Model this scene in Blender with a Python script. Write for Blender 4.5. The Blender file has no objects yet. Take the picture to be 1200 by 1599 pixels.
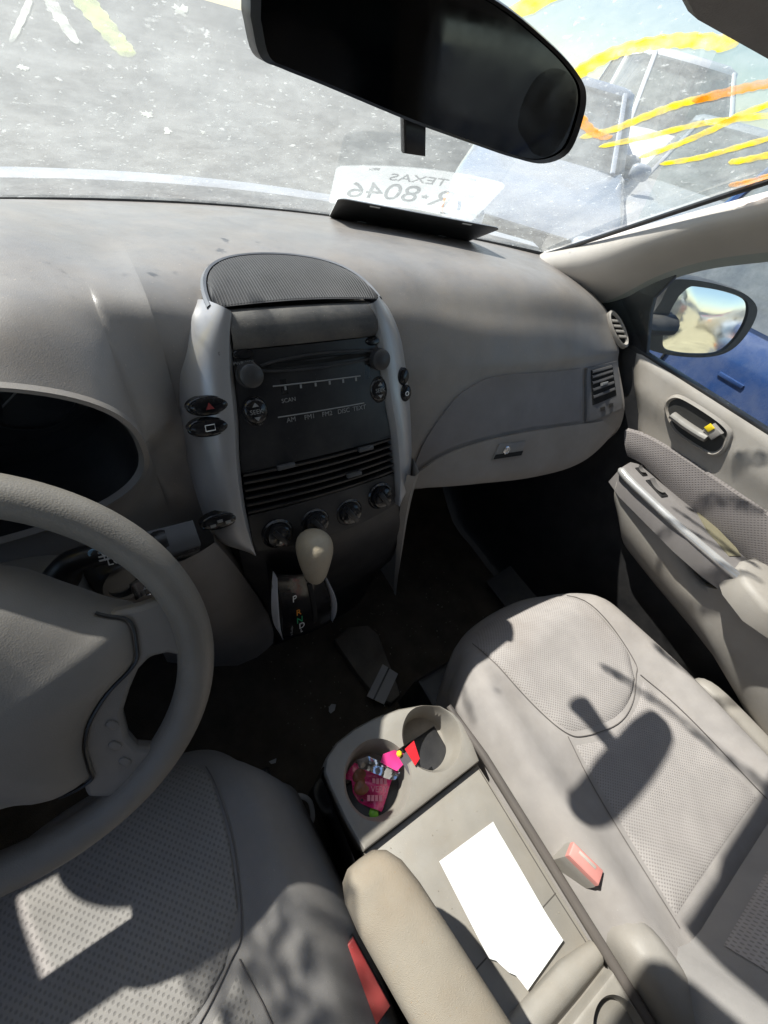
import bpy, bmesh, math, random
import numpy as np
from mathutils import Vector, Matrix
random.seed(4)
S = bpy.context.scene
COL = S.collection
R = math.radians
V3 = lambda *a: np.array(a, float)
def unit(v):
    v = np.array(v, float); return v/np.linalg.norm(v)

# ============================================================ camera, sky, sun, exposure
cam_d = bpy.data.cameras.new('camera'); cam = bpy.data.objects.new('camera', cam_d); COL.objects.link(cam)
cam_d.sensor_fit = 'VERTICAL'; cam_d.sensor_height = 36; cam_d.lens = 610/1599*36
cam_d.clip_start = .02; cam_d.clip_end = 2000
rt, dn, fw = V3(.84663,-.50067,.18040), V3(-.28977,-.71803,-.63283), V3(.44637,.48350,-.75299)
cam.matrix_world = Matrix(((rt[0],-dn[0],-fw[0],-.20),(rt[1],-dn[1],-fw[1],0),(rt[2],-dn[2],-fw[2],1.15),(0,0,0,1)))
S.camera = cam
SUN = unit((-.29,.52,.715))
W = bpy.data.worlds.new('World'); S.world = W; W.use_nodes = True
wn = W.node_tree.nodes; wl = W.node_tree.links
sky = wn.new('ShaderNodeTexSky'); sky.sky_type = 'NISHITA'; sky.sun_disc = False
sky.sun_elevation = math.asin(SUN[2]); sky.sun_rotation = math.atan2(SUN[0], SUN[1])
sky.dust_density = .25; sky.air_density = 1.0
wn['Background'].inputs[1].default_value = .085
wl.new(sky.outputs[0], wn['Background'].inputs[0])
sd = bpy.data.lights.new('sun', 'SUN'); sd.energy = 5.0; sd.angle = R(.7); sd.color = (1,.955,.90)
so = bpy.data.objects.new('sun', sd); COL.objects.link(so)
so.rotation_euler = Vector(SUN).to_track_quat('Z','Y').to_euler(); so.location = (-3,6,8)
S.view_settings.view_transform = 'Standard'; S.view_settings.look = 'None'
S.view_settings.exposure = 1.0; S.view_settings.gamma = 1; S.view_settings.use_curve_mapping = False
S.render.engine = 'CYCLES'
S.cycles.max_bounces = 10; S.cycles.transparent_max_bounces = 16; S.cycles.diffuse_bounces = 5

# ============================================================ surfaces of the car, in metres (x right, y forward, z up from the cabin floor)
def crv(pts, n):
    """Catmull-Rom through pts (tuples of any dimension), n samples per span."""
    P_ = [np.array(p, float) for p in pts]
    P_ = [2*P_[0]-P_[1]] + P_ + [2*P_[-1]-P_[-2]]
    out = []
    for i in range(1, len(P_)-2):
        a, b, c, d = P_[i-1:i+3]
        for k in range(n):
            t = k/n
            out.append(.5*((2*b)+(c-a)*t+(2*a-5*b+4*c-d)*t*t+(3*b-a-3*c+d)*t**3))
    out.append(P_[-2])
    return out

# ---- dashboard skin: cross sections (y, z) from the glass base down to the knee edge
def glass_base(x): return .93-.42*(x+.013)**2
DX = [-.165, 0, .165, .30, .45, .60, .705]
DS = [
 [(glass_base(-.165),.905),(.72,.940),(.57,.955),(.465,.957),(.428,.927),(.420,.852),(.385,.70),(.37,.625),(.42,.60)],
 [(glass_base(0),.905),(.72,.940),(.545,.952),(.475,.92),(.44,.86),(.42,.80),(.40,.70),(.39,.625),(.43,.60)],
 [(glass_base(.165),.905),(.72,.940),(.54,.953),(.468,.922),(.432,.862),(.41,.80),(.385,.70),(.37,.625),(.42,.60)],
 [(glass_base(.30),.905),(.70,.937),(.52,.948),(.445,.905),(.41,.855),(.392,.80),(.345,.70),(.328,.64),(.41,.60)],
 [(glass_base(.45),.906),(.66,.930),(.50,.938),(.435,.892),(.40,.845),(.385,.80),(.325,.70),(.300,.632),(.39,.585)],
 [(glass_base(.60),.907),(.62,.920),(.495,.912),(.44,.872),(.405,.835),(.388,.80),(.315,.71),(.290,.632),(.38,.585)],
 [(.69,.910),(.59,.900),(.487,.882),(.44,.855),(.405,.83),(.387,.805),(.314,.735),(.303,.665),(.38,.60)]]
def hermite(xs, ys, x):
    i = max(0, min(len(xs)-2, int(np.searchsorted(xs, x))-1))
    def m(k):
        if k == 0: return (ys[1]-ys[0])/(xs[1]-xs[0])
        if k == len(xs)-1: return (ys[-1]-ys[-2])/(xs[-1]-xs[-2])
        return (ys[k+1]-ys[k-1])/(xs[k+1]-xs[k-1])
    h = xs[i+1]-xs[i]; t = (x-xs[i])/h
    return ((2*t**3-3*t*t+1)*ys[i]+(t**3-2*t*t+t)*h*m(i)+(-2*t**3+3*t*t)*ys[i+1]+(t**3-t*t)*h*m(i+1))
def dash(x, s):
    yz = [(hermite(DX, [DS[k][j][0] for k in range(7)], x), hermite(DX, [DS[k][j][1] for k in range(7)], x)) for j in range(9)]
    i = max(0, min(7, int(s))); t = s-i
    q = [np.array(v) for v in yz]
    q = [2*q[0]-q[1]]+q+[2*q[-1]-q[-2]]
    a, b, c, d = q[i:i+4]
    r = .5*((2*b)+(c-a)*t+(2*a-5*b+4*c-d)*t*t+(3*b-a-3*c+d)*t**3)
    return np.array((x, r[0], r[1]))
def dash_n(x, s):
    e = 1e-3
    n = np.cross(dash(x+e, s)-dash(x-e, s), dash(x, s+e*3)-dash(x, s-e*3))
    n /= np.linalg.norm(n)
    return n if n[2]-n[1] > 0 else -n
# ---- windscreen
def screen(u, t):
    b = np.array((.713*u-.013, .93-.235*u*u, .905+.005*u*u))
    h = np.array((.60*u-.013, -.02+.08*u*u, 1.385-.105*u*u))
    return b*(1-t)+h*t+.02*6.75*t*t*(1-t)*(1-.6*u*u)*np.array((0, .42, .9))
def screen_n(u, t):
    e = 1e-3
    n = np.cross(screen(u+e, t)-screen(u-e, t), screen(u, t+e)-screen(u, t-e)); n /= np.linalg.norm(n)
    return n if n[2] > 0 else -n

# ============================================================ materials
MATS = {}
def mat(name, col, rough=.6, metal=0, vary=.12, vscale=14, grain=0, gscale=900, dust=0, dustcol=(.45,.40,.34), dscale=9,
        waffle=None, spec=.5, trans=0, stain=0, coat=0, streak=0):
    """procedural material: colour with slight variation, optional dust film, stains, fine grain, woven dots"""
    if name in MATS: return MATS[name]
    m = bpy.data.materials.new(name); m.use_nodes = True; MATS[name] = m
    n, l = m.node_tree.nodes, m.node_tree.links
    b = n['Principled BSDF']
    b.inputs['Metallic'].default_value = metal; b.inputs['Specular IOR Level'].default_value = spec
    b.inputs['Coat Weight'].default_value = coat
    tc = n.new('ShaderNodeTexCoord')
    def noise(sc, det=4, rgh=.6, src=None):
        t = n.new('ShaderNodeTexNoise'); t.inputs['Scale'].default_value = sc; t.inputs['Detail'].default_value = det
        t.inputs['Roughness'].default_value = rgh; l.new(src or tc.outputs['Object'], t.inputs['Vector']); return t.outputs['Fac']
    def math_(op, a, b_=None, c=None):
        t = n.new('ShaderNodeMath'); t.operation = op
        for i, v in enumerate((a, b_, c)):
            if v is None: continue
            if isinstance(v, (int, float)): t.inputs[i].default_value = v
            else: l.new(v, t.inputs[i])
        return t.outputs[0]
    def ramp(f, lo, hi):
        t = n.new('ShaderNodeMapRange'); t.inputs[1].default_value = lo; t.inputs[2].default_value = hi; l.new(f, t.inputs[0]); return t.outputs[0]
    def mix(f, a, b_):
        t = n.new('ShaderNodeMix'); t.data_type = 'RGBA'
        if isinstance(f, (int, float)): t.inputs[0].default_value = f
        else: l.new(f, t.inputs[0])
        for i, v in ((6, a), (7, b_)):
            if isinstance(v, tuple): t.inputs[i].default_value = (*v, 1)
            else: l.new(v, t.inputs[i])
        return t.outputs[2]
    f = ramp(noise(vscale), .3, .7)
    c = mix(f, tuple(min(1, x*(1-vary)) for x in col), tuple(min(1, x*(1+vary)) for x in col))
    rv = ramp(noise(vscale*2.3), .2, .8)
    rr = math_('MULTIPLY_ADD', rv, .16, max(0, rough-.08))
    if stain:
        sf = math_('MULTIPLY', ramp(noise(3.2, 6, .62), .5, .72), stain)
        c = mix(sf, c, (col[0]*.66, col[1]*.58, col[2]*.50))
    if dust:
        df = math_('MULTIPLY', ramp(noise(dscale, 7, .68), .38, .75), dust)
        c = mix(df, c, dustcol); rr = math_('MAXIMUM', rr, math_('MULTIPLY', df, .9))
        sp = math_('MULTIPLY', ramp(noise(420, 2, .5), .70, .76), min(1, dust*1.1))
        c = mix(sp, c, tuple(min(1, x*1.5) for x in dustcol))
    h = None
    if waffle:
        kx, ky, depth, axes = waffle
        sx = n.new('ShaderNodeSeparateXYZ'); l.new(tc.outputs['Object'], sx.inputs[0])
        a = math_('SINE', math_('MULTIPLY', sx.outputs[axes[0]], kx)); b2 = math_('SINE', math_('MULTIPLY', sx.outputs[axes[1]], ky))
        w = ramp(math_('MULTIPLY', a, b2), .15, .75)
        c = mix(math_('MULTIPLY', w, depth), c, tuple(x*.45 for x in col))
        h = math_('MULTIPLY', w, -1.0)
        fz = noise(1500, 3); h = math_('ADD', h, math_('MULTIPLY', fz, .5))
    elif grain:
        vo = n.new('ShaderNodeTexVoronoi'); vo.inputs['Scale'].default_value = gscale; l.new(tc.outputs['Object'], vo.inputs['Vector'])
        h = math_('ADD', vo.outputs['Distance'], math_('MULTIPLY', noise(gscale*.4), .6))
    if h is not None:
        bp = n.new('ShaderNodeBump'); bp.inputs['Strength'].default_value = grain or .5; bp.inputs['Distance'].default_value = .0012
        l.new(h, bp.inputs['Height']); l.new(bp.outputs[0], b.inputs['Normal'])
    l.new(c, b.inputs['Base Color']); l.new(rr, b.inputs['Roughness'])
    return m
DASH = mat('dash_vinyl', (.22,.21,.203), .41, grain=.10, gscale=900, dust=.45, dustcol=(.33,.275,.22), vary=.10, stain=.75)
BEIGE = mat('warm_grey_plastic', (.31,.288,.262), .55, grain=.14, gscale=800, dust=.38, dustcol=(.30,.26,.21), vary=.08, stain=.3)
BEIGE2 = mat('console_plastic', (.30,.28,.25), .5, grain=.12, gscale=800, dust=.45, dustcol=(.27,.23,.18), dscale=22, vary=.08, stain=.4)
PILL = mat('pillar_plastic', (.44,.41,.375), .6, grain=.15, gscale=900, vary=.05, dust=.1)
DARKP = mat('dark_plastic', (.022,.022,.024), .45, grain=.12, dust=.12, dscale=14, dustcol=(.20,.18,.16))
BLACKP = mat('black_plastic', (.012,.012,.014), .35, dust=.16, dscale=18, dustcol=(.16,.15,.13))
GLOSSB = mat('gloss_black', (.008,.008,.010), .16, dust=.10, dustcol=(.2,.19,.17), dscale=25)
SILV = mat('silver_paint', (.43,.425,.43), .34, metal=.45, dust=.18, dscale=16, vary=.05)
CHROME = mat('bright_trim', (.75,.75,.76), .12, metal=1, vary=.03)
WHITEL = mat('white_print', (.75,.75,.74), .5, vary=.02)
GREYL = mat('grey_print', (.24,.24,.235), .5, vary=.02)
DARKL = mat('dark_print', (.05,.055,.065), .5, vary=.02)
ORANGEL = mat('orange_print', (.75,.28,.03), .5, vary=.02)
GREENL = mat('green_print', (.03,.40,.16), .5, vary=.02)
REDP = mat('red_plastic', (.50,.05,.05), .4, vary=.15, dust=.2)
REDW = mat('sunlit_red_plastic', (.66,.27,.24), .5, vary=.10, dust=.1)  # sunlight on the buckle button is put into this paler red
LEATH = mat('wheel_leather', (.205,.19,.17), .5, grain=.14, gscale=700, dust=.35, dustcol=(.17,.14,.105), vary=.12, stain=.4)
PADV = mat('wheel_pad_vinyl', (.225,.212,.198), .55, grain=.10, gscale=800, dust=.3, dustcol=(.19,.165,.14), vary=.08, stain=.3)
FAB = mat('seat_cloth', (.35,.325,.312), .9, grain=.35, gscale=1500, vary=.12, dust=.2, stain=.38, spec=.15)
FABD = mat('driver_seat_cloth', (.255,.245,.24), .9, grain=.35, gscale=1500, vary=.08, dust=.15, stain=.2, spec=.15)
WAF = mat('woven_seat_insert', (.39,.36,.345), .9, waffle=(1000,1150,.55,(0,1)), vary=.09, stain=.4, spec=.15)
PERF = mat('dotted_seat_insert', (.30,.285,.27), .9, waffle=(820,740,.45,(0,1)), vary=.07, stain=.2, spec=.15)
WAFD = mat('woven_door_insert', (.215,.195,.19), .9, waffle=(900,900,.5,(1,2)), vary=.07, spec=.15)
CARPET = mat('brown_carpet', (.10,.083,.064), .95, grain=.8, gscale=500, vary=.3, dust=.35, dustcol=(.13,.11,.085), dscale=20, spec=.1)
PAPER = mat('white_paper', (.80,.80,.79), .8, vary=.02, spec=.2)
PLATE = mat('plate_white', (.86,.88,.88), .45, vary=.03)
PLATEB = mat('plate_back', (.05,.05,.05), .5, metal=.4, vary=.1)
CARD = mat('grey_card', (.46,.45,.44), .7, vary=.04)
PINK = mat('pink_wrapper', (.66,.03,.19), .28, vary=.2, vscale=60, spec=.6, coat=.4)
PINKL = mat('pale_pink_print', (.80,.30,.42), .4, vary=.05)
BROWNW = mat('brown_print', (.24,.09,.045), .35, vary=.3, vscale=120)
REDK = mat('red_wrapper', (.66,.02,.03), .3, vary=.1, coat=.3)
LIME = mat('lime_print', (.22,.55,.06), .4)
YELP = mat('yellow_print', (.85,.60,.03), .4)
FOIL = mat('foil', (.72,.74,.80), .16, metal=1, vary=.1, vscale=80)
RUBBER = mat('tyre_rubber', (.02,.02,.02), .8, dust=.5, dustcol=(.14,.12,.10))
STEEL = mat('wheel_steel', (.38,.38,.40), .35, metal=.7)
CPAINT = mat('silver_car_paint', (.50,.51,.52), .3, metal=.3, coat=.6, dust=.3, dscale=4)
MIRR = mat('mirror_silver', (.86,.87,.88), .0, metal=1, vary=.01)
MIRRD = mat('dim_mirror_glass', (.05,.05,.055), .07, metal=1, vary=.05, dust=.04)
HEADL = mat('roof_lining', (.36,.34,.32), .95, grain=.3, spec=.1)

def tree(name):
    m = bpy.data.materials.new(name); m.use_nodes = True; n = m.node_tree.nodes
    n.clear(); MATS[name] = m; return m, n, m.node_tree.links
def glass(name, tint, refl_ior=1.5, film=0, filmcol=(.8,.79,.74), fscale=6, specks=False):
    m, n, l = tree(name)
    out = n.new('ShaderNodeOutputMaterial'); tr = n.new('ShaderNodeBsdfTransparent'); tr.inputs[0].default_value = (*tint, 1)
    gl = n.new('ShaderNodeBsdfGlossy'); gl.inputs['Roughness'].default_value = .015; gl.inputs[0].default_value = (1,1,1,1)
    fr = n.new('ShaderNodeFresnel'); ge = n.new('ShaderNodeNewGeometry'); mr = n.new('ShaderNodeMapRange')   # a thin pane: same reflection from both sides
    mr.inputs[3].default_value = refl_ior; mr.inputs[4].default_value = 1/refl_ior; l.new(ge.outputs['Backfacing'], mr.inputs[0]); l.new(mr.outputs[0], fr.inputs[0])
    mx = n.new('ShaderNodeMixShader'); l.new(fr.outputs[0], mx.inputs[0]); l.new(tr.outputs[0], mx.inputs[1]); l.new(gl.outputs[0], mx.inputs[2])
    last = mx.outputs[0]
    if film:                                              # dried dust on the pane: scatters sunlight both ways
        tc = n.new('ShaderNodeTexCoord')
        def noise(sc, det, rg):
            t = n.new('ShaderNodeTexNoise'); t.inputs['Scale'].default_value = sc; t.inputs['Detail'].default_value = det
            t.inputs['Roughness'].default_value = rg; l.new(tc.outputs['Object'], t.inputs['Vector']); return t.outputs['Fac']
        def rng(f, a, b, c, d):
            t = n.new('ShaderNodeMapRange'); l.new(f, t.inputs[0])
            for i, v in enumerate((a, b, c, d)): t.inputs[i+1].default_value = v
            return t.outputs[0]
        def add(a, b):
            t = n.new('ShaderNodeMath'); t.operation = 'ADD'; t.use_clamp = True; l.new(a, t.inputs[0]); l.new(b, t.inputs[1]); return t.outputs[0]
        fac = rng(noise(fscale, 9, .75), .3, .72, film*.45, film*1.6)
        if specks:
            fac = add(fac, rng(noise(24, 8, .75), .42, .70, 0, .07)); fac = add(fac, rng(noise(160, 2, .5), .66, .72, 0, .22))
            fac = add(fac, rng(noise(85, 3, .55), .66, .74, 0, .30))
            fac = add(fac, rng(noise(30, 5, .6), .68, .76, 0, .22))
        di = n.new('ShaderNodeBsdfDiffuse'); di.inputs[0].default_value = (*filmcol, 1)
        tl = n.new('ShaderNodeBsdfTranslucent'); tl.inputs[0].default_value = (*filmcol, 1)
        m2 = n.new('ShaderNodeMixShader'); m2.inputs[0].default_value = .6; l.new(di.outputs[0], m2.inputs[1]); l.new(tl.outputs[0], m2.inputs[2])
        m3 = n.new('ShaderNodeMixShader'); l.new(fac, m3.inputs[0]); l.new(last, m3.inputs[1]); l.new(m2.outputs[0], m3.inputs[2])
        last = m3.outputs[0]
    l.new(last, out.inputs[0]); return m
SCREEN = glass('dusty_windscreen', (.93,.96,.94), 2.1, film=.16, filmcol=(.84,.88,.84), specks=True)
SIDEG = glass('side_glass', (.80,.88,.88), 1.45, film=.03)
DARKG = glass('tinted_glass', (.10,.12,.13), 1.5, film=.05)
CARG = glass('car_glass', (.34,.38,.40), 1.6, film=.34)
LENSG = glass('lens_glass', (.9,.9,.9), 1.5, film=.04)
def paint_mat(name, col, cover=1.0):
    m, n, l = tree(name)
    out = n.new('ShaderNodeOutputMaterial'); di = n.new('ShaderNodeBsdfDiffuse'); tl = n.new('ShaderNodeBsdfTranslucent'); mx = n.new('ShaderNodeMixShader')
    di.inputs[0].default_value = (*col, 1); tl.inputs[0].default_value = (*col, 1); mx.inputs[0].default_value = .65
    l.new(di.outputs[0], mx.inputs[1]); l.new(tl.outputs[0], mx.inputs[2])
    if cover < 1:                                          # thin, patchy film of paint
        tc = n.new('ShaderNodeTexCoord'); nz = n.new('ShaderNodeTexNoise'); nz.inputs['Scale'].default_value = 55; nz.inputs['Detail'].default_value = 6
        l.new(tc.outputs['Object'], nz.inputs['Vector']); mr = n.new('ShaderNodeMapRange'); l.new(nz.outputs['Fac'], mr.inputs[0])
        for i, v in enumerate((.35, .65, cover*.4, min(1, cover*1.5))): mr.inputs[i+1].default_value = v
        tr = n.new('ShaderNodeBsdfTransparent'); m2 = n.new('ShaderNodeMixShader'); l.new(mr.outputs[0], m2.inputs[0]); l.new(tr.outputs[0], m2.inputs[1]); l.new(mx.outputs[0], m2.inputs[2]); mx = m2
    l.new(mx.outputs[0], out.inputs[0]); return m
YELLOW = paint_mat('yellow_marker', (.95,.70,.0), .95); AMBER = paint_mat('amber_marker', (.88,.34,.0), .95); PALEY = paint_mat('pale_green_streak', (.72,.80,.40), .45); WHITEM = paint_mat('patchy_white', (.74,.76,.70), .55)
# ribbed speaker cloth
SPK = mat('speaker_cloth', (.02,.02,.023), .7, vary=.1, dust=.15, dustcol=(.2,.19,.18))
def ground_mat():
    m, n, l = tree('asphalt_lot')
    out = n.new('ShaderNodeOutputMaterial'); b = n.new('ShaderNodeBsdfPrincipled'); l.new(b.outputs[0], out.inputs[0])
    tc = n.new('ShaderNodeTexCoord'); b.inputs['Roughness'].default_value = .9
    def noise(sc, d=6, r=.65):
        t = n.new('ShaderNodeTexNoise'); t.inputs['Scale'].default_value = sc; t.inputs['Detail'].default_value = d; t.inputs['Roughness'].default_value = r
        l.new(tc.outputs['Object'], t.inputs['Vector']); return t.outputs['Fac']
    def cr(f, st):
        t = n.new('ShaderNodeValToRGB'); e = t.color_ramp.elements
        for i, (p, c) in enumerate(st):
            el = e[i] if i < 2 else e.new(p)
            el.position = p; el.color = (*c, 1)
        l.new(f, t.inputs[0]); return t.outputs[0]
    def mix(mode, f, a, b_):
        t = n.new('ShaderNodeMix'); t.data_type = 'RGBA'; t.blend_type = mode; t.inputs[0].default_value = f; l.new(a, t.inputs[6]); l.new(b_, t.inputs[7]); return t.outputs[2]
    c = cr(noise(.5), [(.3,(.085,.09,.088)),(.7,(.135,.137,.13))])
    c = mix('MULTIPLY', .6, c, cr(noise(5, 8, .85), [(.35,(.45,.45,.45)),(.65,(1,1,1))]))
    c = mix('LIGHTEN', .8, c, cr(noise(7, 8, .8), [(.64,(.0,.0,.0)),(.72,(.36,.35,.31))]))
    l.new(c, b.inputs['Base Color'])
    bp = n.new('ShaderNodeBump'); bp.inputs['Distance'].default_value = .02; bp.inputs['Strength'].default_value = .6; l.new(noise(60, 4), bp.inputs['Height']); l.new(bp.outputs[0], b.inputs['Normal'])
    return m
ASPH = ground_mat()
SAND = mat('sandy_dirt', (.42,.36,.22), .95, vary=.3, vscale=3, grain=.5, gscale=40)

# ============================================================ mesh helpers
class MB:
    def __init__(s): s.v = []; s.f = []
    def vs(s, pts):
        b = len(s.v); s.v += [tuple(map(float, p)) for p in pts]; return b
    def grid(s, rows, cu=False, cv=False):
        nu, nv = len(rows), len(rows[0]); b = s.vs([p for r in rows for p in r])
        for i in range(nu if cu else nu-1):
            for j in range(nv if cv else nv-1):
                i2, j2 = (i+1) % nu, (j+1) % nv
                s.f.append((b+i*nv+j, b+i2*nv+j, b+i2*nv+j2, b+i*nv+j2))
        return s
    def ngon(s, pts): b = s.vs(pts); s.f.append(tuple(range(b, b+len(pts)))); return s
    def tube(s, path, r, n=12, caps=True, flat=1.0, up=None):
        path = [np.array(p, float) for p in path]; m = len(path)
        rs = r if isinstance(r, (list, tuple)) else [r]*m
        rings = []; prev = np.array(up if up is not None else (0,0,1.), float)
        for i, p in enumerate(path):
            t = unit(path[min(i+1, m-1)]-path[max(i-1, 0)])
            a = prev-t*prev.dot(t)
            if np.linalg.norm(a) < 1e-4: a = np.cross(t, (1,0,.3))
            a = unit(a); b = np.cross(t, a)
            if up is None: prev = a
            rings.append([p+rs[i]*(math.cos(q)*b+flat*math.sin(q)*a) for q in np.linspace(0, 2*math.pi, n, False)])
        s.grid(rings, cv=True)
        if caps: s.ngon(rings[0][::-1]); s.ngon(rings[-1])
        return s
    def lathe(s, c, ax, prof, n=24, sx=1.0, ref=(1,0,0)):
        ax = unit(ax); a = np.array(ref, float); a = unit(a-ax*a.dot(ax)); b = np.cross(ax, a); c = np.array(c, float)
        rings = [[c+ax*h+r*(sx*math.cos(q)*a+math.sin(q)*b) for q in np.linspace(0, 2*math.pi, n, False)] for r, h in prof]
        s.grid(rings, cv=True)
        if prof[0][0] > 1e-5: s.ngon(rings[0][::-1])
        if prof[-1][0] > 1e-5: s.ngon(rings[-1])
        return s
    def slab(s, poly, nrm, th, bev=0.0):
        poly = [np.array(p, float) for p in poly]; nrm = unit(nrm); c = sum(poly)/len(poly)
        n0 = sum((np.cross(poly[i]-c, poly[(i+1) % len(poly)]-c) for i in range(len(poly))), np.zeros(3))
        if n0.dot(nrm) < 0: poly = poly[::-1]
        if bev:
            ins = []
            for i, p in enumerate(poly):
                e1 = unit(p-poly[i-1]); e2 = unit(poly[(i+1) % len(poly)]-p)
                d = np.cross(nrm, e1)+np.cross(nrm, e2); d = unit(d) if np.linalg.norm(d) > 1e-4 else unit(c-p)
                ins.append((p, d))
            rings = [[p-nrm*th for p, d in ins], [p-nrm*bev for p, d in ins], [p+d*bev*.3-nrm*bev*.3 for p, d in ins], [p+d*bev for p, d in ins]]
        else: rings = [[p-nrm*th for p in poly], poly]
        s.grid(rings, cv=True); s.ngon(rings[-1]); s.ngon(rings[0][::-1]); return s
    def box(s, c, ax, half, bev=0.0):
        c = np.array(c, float); a, b, n = [unit(q) for q in ax]
        q = [c+n*half[2]+a*i*half[0]+b*j*half[1] for i, j in ((-1,-1),(1,-1),(1,1),(-1,1))]
        return s.slab(q, n, half[2]*2, bev)
    def ellip(s, c, ax, r, e=1.0, n=24, m=14, e2=None):
        c = np.array(c, float); a, b, d = [unit(q) for q in ax]; e2 = e2 or e
        f = lambda q, k: math.copysign(abs(q)**k, q)
        rows = []
        for i in range(m+1):
            th = -math.pi/2+math.pi*i/m
            rows.append([c+a*r[0]*f(math.cos(th), e2)*f(math.cos(q), e)+b*r[1]*f(math.cos(th), e2)*f(math.sin(q), e)+d*r[2]*f(math.sin(th), e2) for q in np.linspace(0, 2*math.pi, n, False)])
        return s.grid(rows, cv=True)
    def off(s, o): s.v = [(v[0]-o[0], v[1]-o[1], v[2]-o[2]) for v in s.v]; return s
OFF = {}
def thing(name, label, cat, loc=(0,0,0), group=None, kind=None, local=False):
    o = bpy.data.objects.new(name, None); COL.objects.link(o); o.location = loc; o.empty_display_size = .1
    o['label'] = label; o['category'] = cat
    if group: o['group'] = group
    OFF[o] = (0,0,0) if local else loc
    return o
def part(name, mb, m, parent=None, smooth=True, angle=38, bevel=0, sub=0, weld=True):
    p = parent
    while p is not None and p.parent: p = p.parent
    if p is not None: mb.off(OFF.get(p, (0,0,0)))
    me = bpy.data.meshes.new(name); me.from_pydata(mb.v, [], mb.f)
    bm = bmesh.new(); bm.from_mesh(me)
    if weld: bmesh.ops.remove_doubles(bm, verts=bm.verts, dist=1e-5)
    bmesh.ops.recalc_face_normals(bm, faces=bm.faces); bm.to_mesh(me); bm.free()
    me.materials.append(m)
    if smooth:
        me.polygons.foreach_set('use_smooth', [True]*len(me.polygons)); me.set_sharp_from_angle(angle=R(angle))
    o = bpy.data.objects.new(name, me); COL.objects.link(o); o.parent = parent
    if bevel:
        b = o.modifiers.new('bevel', 'BEVEL'); b.width = bevel; b.segments = 2; b.limit_method = 'ANGLE'; b.angle_limit = R(40)
    if sub:
        q = o.modifiers.new('sub', 'SUBSURF'); q.levels = sub; q.render_levels = sub
    return o
def solo(name, label, cat, mb, m, group=None, kind=None, loc=None, **k):
    loc = loc if loc is not None else tuple(np.mean(np.array(mb.v), axis=0))
    mb.off(loc); o = part(name, mb, m, None, **k); o.location = loc
    if kind: o['kind'] = kind
    else: o['label'] = label; o['category'] = cat
    if group: o['group'] = group
    return o
def word(name, txt, size, c, ax, m, parent, depth=.0004, sx=1.0, mirror=False):
    """flat lettering: ax = (reading direction, up)"""
    cu = bpy.data.curves.new('t', 'FONT'); cu.body = txt; cu.size = size; cu.align_x = 'CENTER'; cu.align_y = 'CENTER'; cu.extrude = depth/2
    to = bpy.data.objects.new('t', cu); COL.objects.link(to)
    dg = bpy.context.evaluated_depsgraph_get(); me = bpy.data.meshes.new_from_object(to.evaluated_get(dg))
    a = unit(ax[0]); b = np.array(ax[1], float); b = unit(b-a*b.dot(a)); n = np.cross(a, b)
    p = parent
    while p is not None and p.parent: p = p.parent
    of = np.array(OFF.get(p, (0,0,0)) if p is not None else (0,0,0))
    for v in me.vertices: v.co = Vector(np.array(c)-of+a*v.co.x*sx+b*v.co.y+n*(v.co.z+depth/2))
    me.materials.clear(); me.materials.append(m); me.name = name
    bpy.data.objects.remove(to); bpy.data.curves.remove(cu)
    o = bpy.data.objects.new(name, me); COL.objects.link(o); o.parent = parent; return o
def cut(o, cutters):
    """subtract closed helper meshes from a part and bake the result"""
    tmp = []
    for mb in cutters:
        p = o
        while p.parent: p = p.parent
        mb.off(OFF.get(p, (0,0,0)))
        me = bpy.data.meshes.new('cut'); me.from_pydata(mb.v, [], mb.f)
        bm = bmesh.new(); bm.from_mesh(me); bmesh.ops.remove_doubles(bm, verts=bm.verts, dist=1e-5); bmesh.ops.recalc_face_normals(bm, faces=bm.faces); bm.to_mesh(me); bm.free()
        c = bpy.data.objects.new('cut', me); COL.objects.link(c); c.parent = o.parent; tmp.append(c)
        md = o.modifiers.new('b', 'BOOLEAN'); md.operation = 'DIFFERENCE'; md.object = c; md.solver = 'EXACT'
    dg = bpy.context.evaluated_depsgraph_get(); me = bpy.data.meshes.new_from_object(o.evaluated_get(dg))
    o.modifiers.clear(); o.data = me
    me.polygons.foreach_set('use_smooth', [True]*len(me.polygons)); me.set_sharp_from_angle(angle=R(35))
    for c in tmp: bpy.data.objects.remove(c)
def lerp(a, b, t): return np.array(a, float)*(1-t)+np.array(b, float)*t
def along(pts, t):
    pts = [np.array(p, float) for p in pts]
    d = np.cumsum([0]+[np.linalg.norm(pts[i+1]-pts[i]) for i in range(len(pts)-1)]); x = t*d[-1]
    i = max(0, min(len(pts)-2, int(np.searchsorted(d, x))-1)); return lerp(pts[i], pts[i+1], (x-d[i])/max(1e-9, d[i+1]-d[i]))
def ruled(A, B, nu, nv): return [[lerp(along(A, i/nu), along(B, i/nu), j/nv) for j in range(nv+1)] for i in range(nu+1)]
def skin_patch(lo, hi, off, nu=28, nv=10, drop=.004):
    """a panel that follows the dashboard skin between two (x, s) curves, standing proud of it"""
    g = ruled(crv(lo, 5), crv(hi, 5), nu, nv)
    f = lambda q, o: dash(*q)+dash_n(*q)*o
    rows = [[f(q, off) for q in r] for r in g]
    edge = lambda r: [f(q, -drop) for q in r]
    rows = [[f(r[0], -drop)]+rr+[f(r[-1], -drop)] for r, rr in zip(g, rows)]
    rows = [[f(g[0][0], -drop)]+edge(g[0])+[f(g[0][-1], -drop)]]+rows+[[f(g[-1][0], -drop)]+edge(g[-1])+[f(g[-1][-1], -drop)]]
    m = MB(); m.grid(rows); return m

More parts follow.
